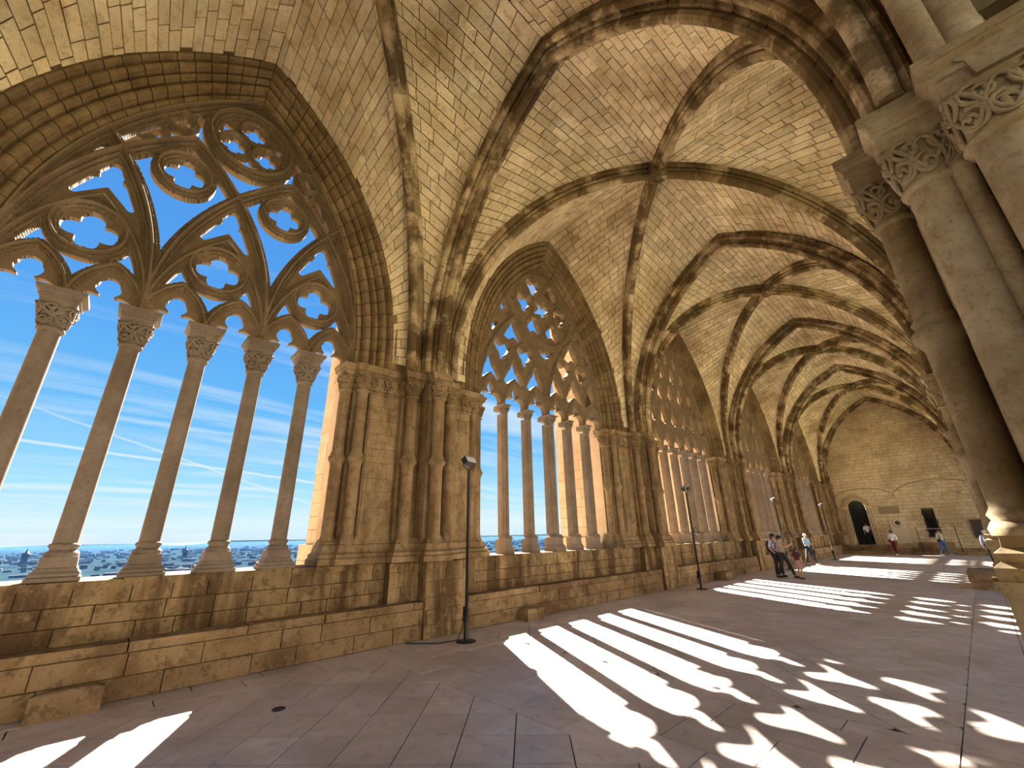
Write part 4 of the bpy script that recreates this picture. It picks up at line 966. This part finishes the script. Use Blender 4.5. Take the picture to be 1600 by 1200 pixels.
# ------------------------------------------------------------------ loose stones on the gallery floor
def block(x0, x1, y0, y1, z0, z1, lab, rot=0, name='stone_block', mat='bench', lean=0):
    m = MB(); c_ = .02; cx_, cy_ = (x0 + x1) / 2, (y0 + y1) / 2; a, b = (x1 - x0) / 2, (y1 - y0) / 2
    m.v = []; rings = [(1, z0), (1, z1 - c_), (1 - c_ / min(a, b), z1)]; vs = []
    for f, z in rings:
        for sx, sy in ((-1, -1), (1, -1), (1, 1), (-1, 1)):
            x, y = sx * a * f, sy * b * f; X = x * math.cos(rot) - y * math.sin(rot) + cx_ - lean * (z - z0); Y_ = x * math.sin(rot) + y * math.cos(rot) + cy_; vs.append((X, Y_, z))
    fs = [(j * 4 + i, j * 4 + (i + 1) % 4, j * 4 + 4 + (i + 1) % 4, j * 4 + 4 + i) for j in range(2) for i in range(4)] + [(3, 2, 1, 0), (8, 9, 10, 11)]
    m.add(vs, fs, rnd(-.3, .4)); return tag(m.build(name, M[mat]), lab, 'stone')
block(-7.78, -7.66, -.20, .42, 0, .26, 'thick stone slab propped against the bench front at lower left', 0, 'stone_slab', 'bench', .35)
block(-7.90, -7.58, 7.5, 8.05, 0, .25, 'squared stone block on the floor against the bench, right of the nearest lamp')
block(-7.90, -7.45, 18.6, 19.3, 0, .30, 'squared stone block against the bench, left of the standing couple')
block(-7.90, -7.5, 31.2, 31.9, 0, .28, 'far stone block against the bench, beyond the man in the blue shirt')
lb = thing('low_stone_wall', (0, 21.2, 0), 'low two-course stone block beside the right piers', 'stone')
MB().box((-.69, 20.2, 0), (.7, 22.4, .24), .2).build('course', M['bench'], lb); MB().box((-.71, 20.17, .25), (.7, 22.4, .50), -.3).build('course', M['bench'], lb)

# ------------------------------------------------------------------ floor lamps
def lamp(x, y, ry, lab, ztop=3.32, cable=False):
    e = thing('floor_lamp', (x, y, 0), lab, 'lamp', 'floodlight poles along the bench')
    MB().lathe((x, y), [(.19, 0), (.19, .012), (.17, .022), (.06, .03)], 28).build('base', M['metal'], e)
    m = MB(); m.lathe((x, y), [(.042, .02), (.042, .55), (.030, .56), (.030, ztop - .12)], 14); m.build('pole', M['metal'], e)
    MB().box((x - .075, y - .03, .34), (x - .025, y + .03, .58)).build('switch_box', M['metal'], e)
    c, s = math.cos(ry), math.sin(ry); R = Matrix.Rotation(ry, 3, 'Z') @ Matrix.Rotation(-.5, 3, 'Y')
    h = MB(); O = Vector((x, y, ztop + .03))
    def bx(a, b): 
        q = [O + R @ Vector((X, Y_, Z)) for Z in (a[2], b[2]) for Y_ in (a[1], b[1]) for X in (a[0], b[0])]; return q
    FS = [(0, 2, 3, 1), (4, 5, 7, 6), (0, 1, 5, 4), (2, 6, 7, 3), (0, 4, 6, 2), (1, 3, 7, 5)]
    h.add(bx((-.05, -.17, -.05), (.07, .17, .09)), FS); hd = h.build('lamp_head', M['metal'], e)
    h = MB(); h.add(bx((.071, -.155, -.04), (.08, .155, .08)), FS); h.build('lens', M['glass'], hd)
    h = MB(); h.add(bx((-.09, -.15, .09), (.10, .15, .105)), FS)
    for k in range(5): h.add(bx((-.11, -.11 + k * .05, -.04), (-.07, -.10 + k * .05, .08)), FS)
    h.build('heat_sink', M['steel'], hd)
    h = MB(); h.tube([O + R @ Vector((0, -.16, .02)), (x - .0, y - .15, ztop - .06), (x, y, ztop - .13), (x, y + .15, ztop - .06), O + R @ Vector((0, .16, .02))], .012, 6); h.build('bracket', M['metal'], e)
    if cable:
        h = MB(); h.tube([(x - .06, y, .4), (x - .10, y - .03, .2), (x - .14, y - .08, .03), (x - .2, y - .16, .01), (x - .25, y - .45, .01), (x - .55, y - .75, .01), (x - .72, y - .85, .01)], .009, 6); h.build('cable', M['metal'], e)
    return e
lamp(-7.15, 5.42, .3, 'nearest tall black floodlight pole standing by the first pier', cable=True)
lamp(-7.10, 15.45, 1.2, 'second tall black floodlight pole, before the third window')
lamp(-7.10, 25.5, .6, 'third tall black floodlight pole, rising behind the standing couple')
lamp(-6.95, 34.8, .6, 'farthest black floodlight pole, near the end wall doorway')
o = MB().tube([(-6.98 + .0, 15.45 + .16 * math.cos(a * PI / 8), 1.85 + .16 * math.sin(a * PI / 8)) for a in range(17)], .014, 6).build('cable_coil', M['metal']); tag(o, 'coiled cable hung on the second floodlight pole', 'cable')
m = MB().box((-7.9, 33.95, .3), (-7.82, 34.25, .62)); tag(m.build('vent_grille', M['dark']), 'small dark square recess in the bench end near the farthest lamp', 'grille')

# ------------------------------------------------------------------ people
def skin_mesh(verts, edges, radii, name, mat, parent, off, root=0, sub=2):
    me = bpy.data.meshes.new(name); me.from_pydata([tuple(v) for v in verts], edges, []); me.materials.append(mat); o = bpy.data.objects.new(name, me); COL.objects.link(o); o.parent = parent
    sk = o.modifiers.new('skin', 'SKIN'); sk.use_smooth_shade = True; lay = me.skin_vertices[0] if me.skin_vertices else None
    if lay is None:
        bm_ = None
    for i, r_ in enumerate(radii):
        rr = r_ if isinstance(r_, tuple) else (r_, r_); me.skin_vertices[0].data[i].radius = rr
    me.skin_vertices[0].data[root].use_root = True
    sb = o.modifiers.new('sub', 'SUBSURF'); sb.levels = sub; sb.render_levels = sub; return o
def cmat(n, c, r=.8): return plain(n, c, r)
SK = cmat('skin', (.50, .29, .19), .6)
PM = dict(black=cmat('black_cloth', (.018, .018, .02)), lilac=cmat('lilac_cloth', (.42, .42, .58)), tan=cmat('print_cloth', (.30, .25, .19)), hairb=cmat('dark_hair', (.015, .010, .007)), hairw=cmat('white_hair', (.72, .70, .66)), maroon=cmat('maroon_cloth', (.075, .014, .014)), pink=cmat('pink_cloth', (.35, .20, .19)), blue=cmat('light_blue_cloth', (.27, .50, .80)), navy=cmat('navy_cloth', (.015, .022, .05)), white=cmat('white_cloth', (.78, .80, .88)), red=cmat('dark_red_cloth', (.13, .012, .014)), jeans=cmat('blue_denim', (.05, .11, .28)), cream=cmat('cream_cloth', (.45, .42, .34)), brown=cmat('brown_hair', (.06, .032, .018)), shoe=cmat('white_shoe', (.6, .58, .55)), shoeb=cmat('dark_shoe', (.02, .018, .018)))
def person(x, y, H, face, lab, shirt, leg, hair, shoe='shoeb', arms='down', stride=.12, longhair=False, bag=None, skirt=False, sleeves=.5, lean=0., group=None, stripe=False, z=0):
    """figure facing angle 'face' (0 = +x). local axes: f forward, l left."""
    e = thing('person', (x, y, z), lab, 'person', group); k = H / 1.72
    f = Vector((math.cos(face), math.sin(face), 0)); l = Vector((-f.y, f.x, 0)); O = Vector((0, 0, 0))
    def T(a, b, c): return O + f * (a * k + lean * c * k) + l * (b * k) + Vector((0, 0, c * k))
    st = stride
    J = dict(pel=T(0, 0, .93), belly=T(.01, 0, 1.06), chest=T(0, 0, 1.26), neckb=T(0, 0, 1.42), neck=T(.01, 0, 1.49), head=T(.02, 0, 1.57), crown=T(.015, 0, 1.66))
    for s, n in ((1, 'l'), (-1, 'r')):
        d = st * s
        J['hip' + n] = T(0, .095 * s, .90); J['kne' + n] = T(.04 + d * .6, .10 * s, .50); J['ank' + n] = T(d * 1.3, .10 * s, .09); J['toe' + n] = T(d * 1.3 + .15, .115 * s, .035)
        J['sho' + n] = T(0, .185 * s, 1.40)
        if arms == 'down': J['elb' + n] = T(-.03, .235 * s, 1.12); J['wri' + n] = T(.05, .25 * s, .88); J['han' + n] = T(.08, .24 * s, .80)
        elif arms == 'camera': J['elb' + n] = T(.20, .20 * s, 1.20); J['wri' + n] = T(.40, .07 * s, 1.32); J['han' + n] = T(.47, .05 * s, 1.37)
        elif arms == 'fold': J['elb' + n] = T(.03, .24 * s, 1.13); J['wri' + n] = T(.25, .10 * s, 1.12); J['han' + n] = T(.31, .04 * s, 1.14)
        else: J['elb' + n] = T(-.05, .25 * s, 1.14); J['wri' + n] = T(.05, .19 * s, .97); J['han' + n] = T(.09, .14 * s, .94)
    names = list(J); V_ = [J[n] for n in names]; ix = {n: i for i, n in enumerate(names)}
    E_ = [('pel', 'belly'), ('belly', 'chest'), ('chest', 'neckb'), ('neckb', 'neck'), ('neck', 'head'), ('head', 'crown')]
    for n in 'lr': E_ += [('pel', 'hip' + n), ('hip' + n, 'kne' + n), ('kne' + n, 'ank' + n), ('ank' + n, 'toe' + n), ('neckb', 'sho' + n), ('sho' + n, 'elb' + n), ('elb' + n, 'wri' + n), ('wri' + n, 'han' + n)]
    rad = dict(pel=.12, belly=.115, chest=.13, neckb=.07, neck=.050, head=.085, crown=.07)
    for n in 'lr': rad.update({'hip' + n: .085, 'kne' + n: .055, 'ank' + n: .036, 'toe' + n: .03, 'sho' + n: .055, 'elb' + n: .040, 'wri' + n: .027, 'han' + n: .034})
    body = skin_mesh(V_, [(ix[a], ix[b]) for a, b in E_], [rad[n] * k for n in names], 'body', SK, e, O)
    # shirt, trousers, shoes, hair, hands
    hd = J['head']
    EL = e.location
    MB().ell(EL + hd + f * .088 * k - Vector((0, 0, .005 * k)), (.014 * k, .014 * k, .024 * k)).build('nose', SK, e)
    for s in (1, -1): MB().ell(EL + hd + l * s * .085 * k, (.012 * k, .02 * k, .03 * k)).build('ear', SK, e)
    
    for s in (1, -1): MB().ell(EL + hd + f * .080 * k + l * s * .032 * k + Vector((0, 0, .022 * k)), (.009 * k, .012 * k, .008 * k)).build('eye', PM['hairb'], e)
    m = MB(); m.ell(hd + f * .082 * k - Vector((0, 0, .045 * k)), (.010 * k, .026 * k, .006 * k)); m.v = [tuple(Vector(p) + e.location) for p in m.v]; m.build('mouth', PM['red'], e)
    m = MB(); c_ = hd + Vector((0, 0, .045 * k)) - f * .022 * k; m.ell(c_, (.105 * k, .102 * k, .10 * k), None, 14, 8)
    if longhair: m.ell(hd - f * .065 * k - Vector((0, 0, .06 * k)), (.06 * k, .09 * k, .17 * k), None, 12, 8)
    m.v = [tuple(Vector(p) + e.location) for p in m.v]; m.build('hair', PM[hair], e)
    for n, s in (('l', 1), ('r', -1)):
        h = J['han' + n]; w = J['wri' + n]; d = (h - w).normalized(); m = MB(); ax = l if arms != 'down' else f
        for q in range(4): o_ = ax * ((q - 1.5) * .019 * k); m.tube([h + o_ * .8, h + o_ + d * .035 * k, h + o_ + d * (.06 - .006 * abs(q - 1.3)) * k - Vector((0, 0, .012 * k))], [.0105 * k, .009 * k, .007 * k], 6)
        m.tube([w + ax * .02 * k, h + ax * .045 * k, h + ax * .05 * k + d * .03 * k], [.012 * k, .011 * k, .008 * k], 6)
        m.v = [tuple(Vector(p) + e.location) for p in m.v]; m.build('fingers', SK, e, kind='stuff')
    sn = ['pel', 'belly', 'chest', 'neckb', 'shol', 'shor']; sv = [J[n] for n in sn]; sr = [.135, .133, .150, .082, .075, .075]; se = [(0, 1), (1, 2), (2, 3), (3, 4), (3, 5)]
    for q, n in ((4, 'l'), (5, 'r')):
        if sleeves > 0:
            a, b = J['sho' + n], J['elb' + n]; sv.append(a.lerp(b, min(1, sleeves * 2))); sr.append(.056); se.append((q, len(sv) - 1))
            if sleeves > .6: sv.append(b.lerp(J['wri' + n], .85)); sr.append(.042); se.append((len(sv) - 2, len(sv) - 1))
    skin_mesh(sv, se, [r_ * k for r_ in sr], 'shirt', PM[shirt], e, O)
    if skirt:
        m = MB(); m.lathe((e.location.x, e.location.y), [(.15 * k, 1.02 * k), (.17 * k, .90 * k), (.20 * k, .66 * k), (.21 * k, .55 * k)], 18); m.build('skirt', PM[leg], e)
    else:
        tn = ['pel']; tv = [J['pel']]; tr_ = [.142]; te = []
        for n in 'lr':
            b0 = len(tv); tv += [J['hip' + n], J['kne' + n], J['ank' + n]]; tr_ += [.100, .072, .058]; te += [(0, b0), (b0, b0 + 1), (b0 + 1, b0 + 2)]
        skin_mesh(tv, te, [r_ * k for r_ in tr_], 'trousers', PM[leg], e, O)
        if stripe:
            m = MB(); m.tube([J['hipr'] - l * .10 * k, J['kner'] - l * .075 * k, J['ankr'] - l * .06 * k], .014 * k, 5); m.v = [tuple(Vector(p) + e.location) for p in m.v]; m.build('side_stripe', PM['white'], e)
    for n in 'lr':
        m = MB(); a = J['ank' + n]; m.ell(Vector((a.x, a.y, .045 * k)) + f * .06 * k, (.14 * k, .05 * k, .045 * k), Matrix.Rotation(face, 3, 'Z'), 12, 8); m.v = [tuple(Vector(p) + e.location) for p in m.v]; m.build('shoe', PM[shoe], e)
    if bag == 'backpack':
        m = MB(); c_ = T(-.22, 0, 1.18); m.ell(c_, (.11 * k, .16 * k, .24 * k), Matrix.Rotation(face, 3, 'Z'), 14, 10); m.v = [tuple(Vector(p) + e.location) for p in m.v]; b_ = m.build('backpack', PM['black'], e)
        m = MB()
        for s in (1, -1): m.tube([T(-.14, .10 * s, 1.38), T(.0, .12 * s, 1.47), T(.15, .11 * s, 1.32), T(.12, .14 * s, 1.1), T(-.1, .14 * s, 1.02)], .016 * k, 6)
        m.v = [tuple(Vector(p) + e.location) for p in m.v]; m.build('strap', PM['black'], b_)
    if bag == 'shoulder':
        m = MB(); c_ = T(.02, -.22, .98); m.ell(c_, (.13 * k, .06 * k, .11 * k), Matrix.Rotation(face, 3, 'Z'), 12, 8); m.v = [tuple(Vector(p) + e.location) for p in m.v]; b_ = m.build('shoulder_bag', PM['black'], e)
        m = MB(); m.tube([T(.02, -.2, 1.05), T(.15, -.05, 1.22), T(.06, .13, 1.44), T(-.12, .08, 1.36), T(-.16, -.08, 1.18), T(0, -.2, 1.04)], .010 * k, 6); m.v = [tuple(Vector(p) + e.location) for p in m.v]; m.build('strap', PM['black'], b_)
    if arms == 'camera':
        m = MB(); c_ = T(.55, 0, 1.42) + e.location; m.box((c_.x - .012, c_.y - .045, c_.z - .045), (c_.x + .012, c_.y + .045, c_.z + .05)); tag(m.build('phone', PM['black']), 'dark phone held up by the standing visitor with bare arms', 'phone')
    return e
person(-6.30, 21.25, 1.74, -.35, 'person in a lilac top with a black backpack, standing with the couple at left', 'lilac', 'black', 'hairb', bag='backpack', arms='hip', longhair=True, stride=.05)
person(-6.00, 21.05, 1.66, -.15, 'person with bare arms and dark trousers raising a phone, right half of the couple', 'tan', 'black', 'hairb', arms='camera', sleeves=.12, stride=.22)
person(-5.42, 20.75, 1.18, 1.2, 'small long-haired child in a dark red top, beside the couple', 'maroon', 'pink', 'brown', longhair=True, skirt=True, sleeves=.4, stride=.03)
person(-7.00, 29.3, 1.66, -.3, 'white-haired person in a light blue shirt and dark striped trousers, walking', 'blue', 'navy', 'hairw', 'shoe', arms='fold', sleeves=.5, stride=.2, stripe=True)
person(-4.65, 42.3, 1.70, -2.0, 'person in a white jacket, dark red trousers and shoulder bag before the memorial slab', 'white', 'red', 'brown', 'shoe', sleeves=1, bag='shoulder', arms='hip')
person(-2.15, 42.4, 1.72, -.5, 'person in a cream top and blue jeans by the small doorway', 'cream', 'jeans', 'brown', 'shoe', sleeves=1, arms='hip', longhair=True, bag='shoulder', stride=.15)
person(.03, 33.2, 1.68, 1.3, 'person in dark trousers, half hidden by the right piers', 'lilac', 'black', 'hairw', sleeves=1)
person(-6.25, YEND + .3, 1.6, -1.6, 'dim visitor standing inside the tall dark doorway', 'white', 'black', 'brown', z=.66)
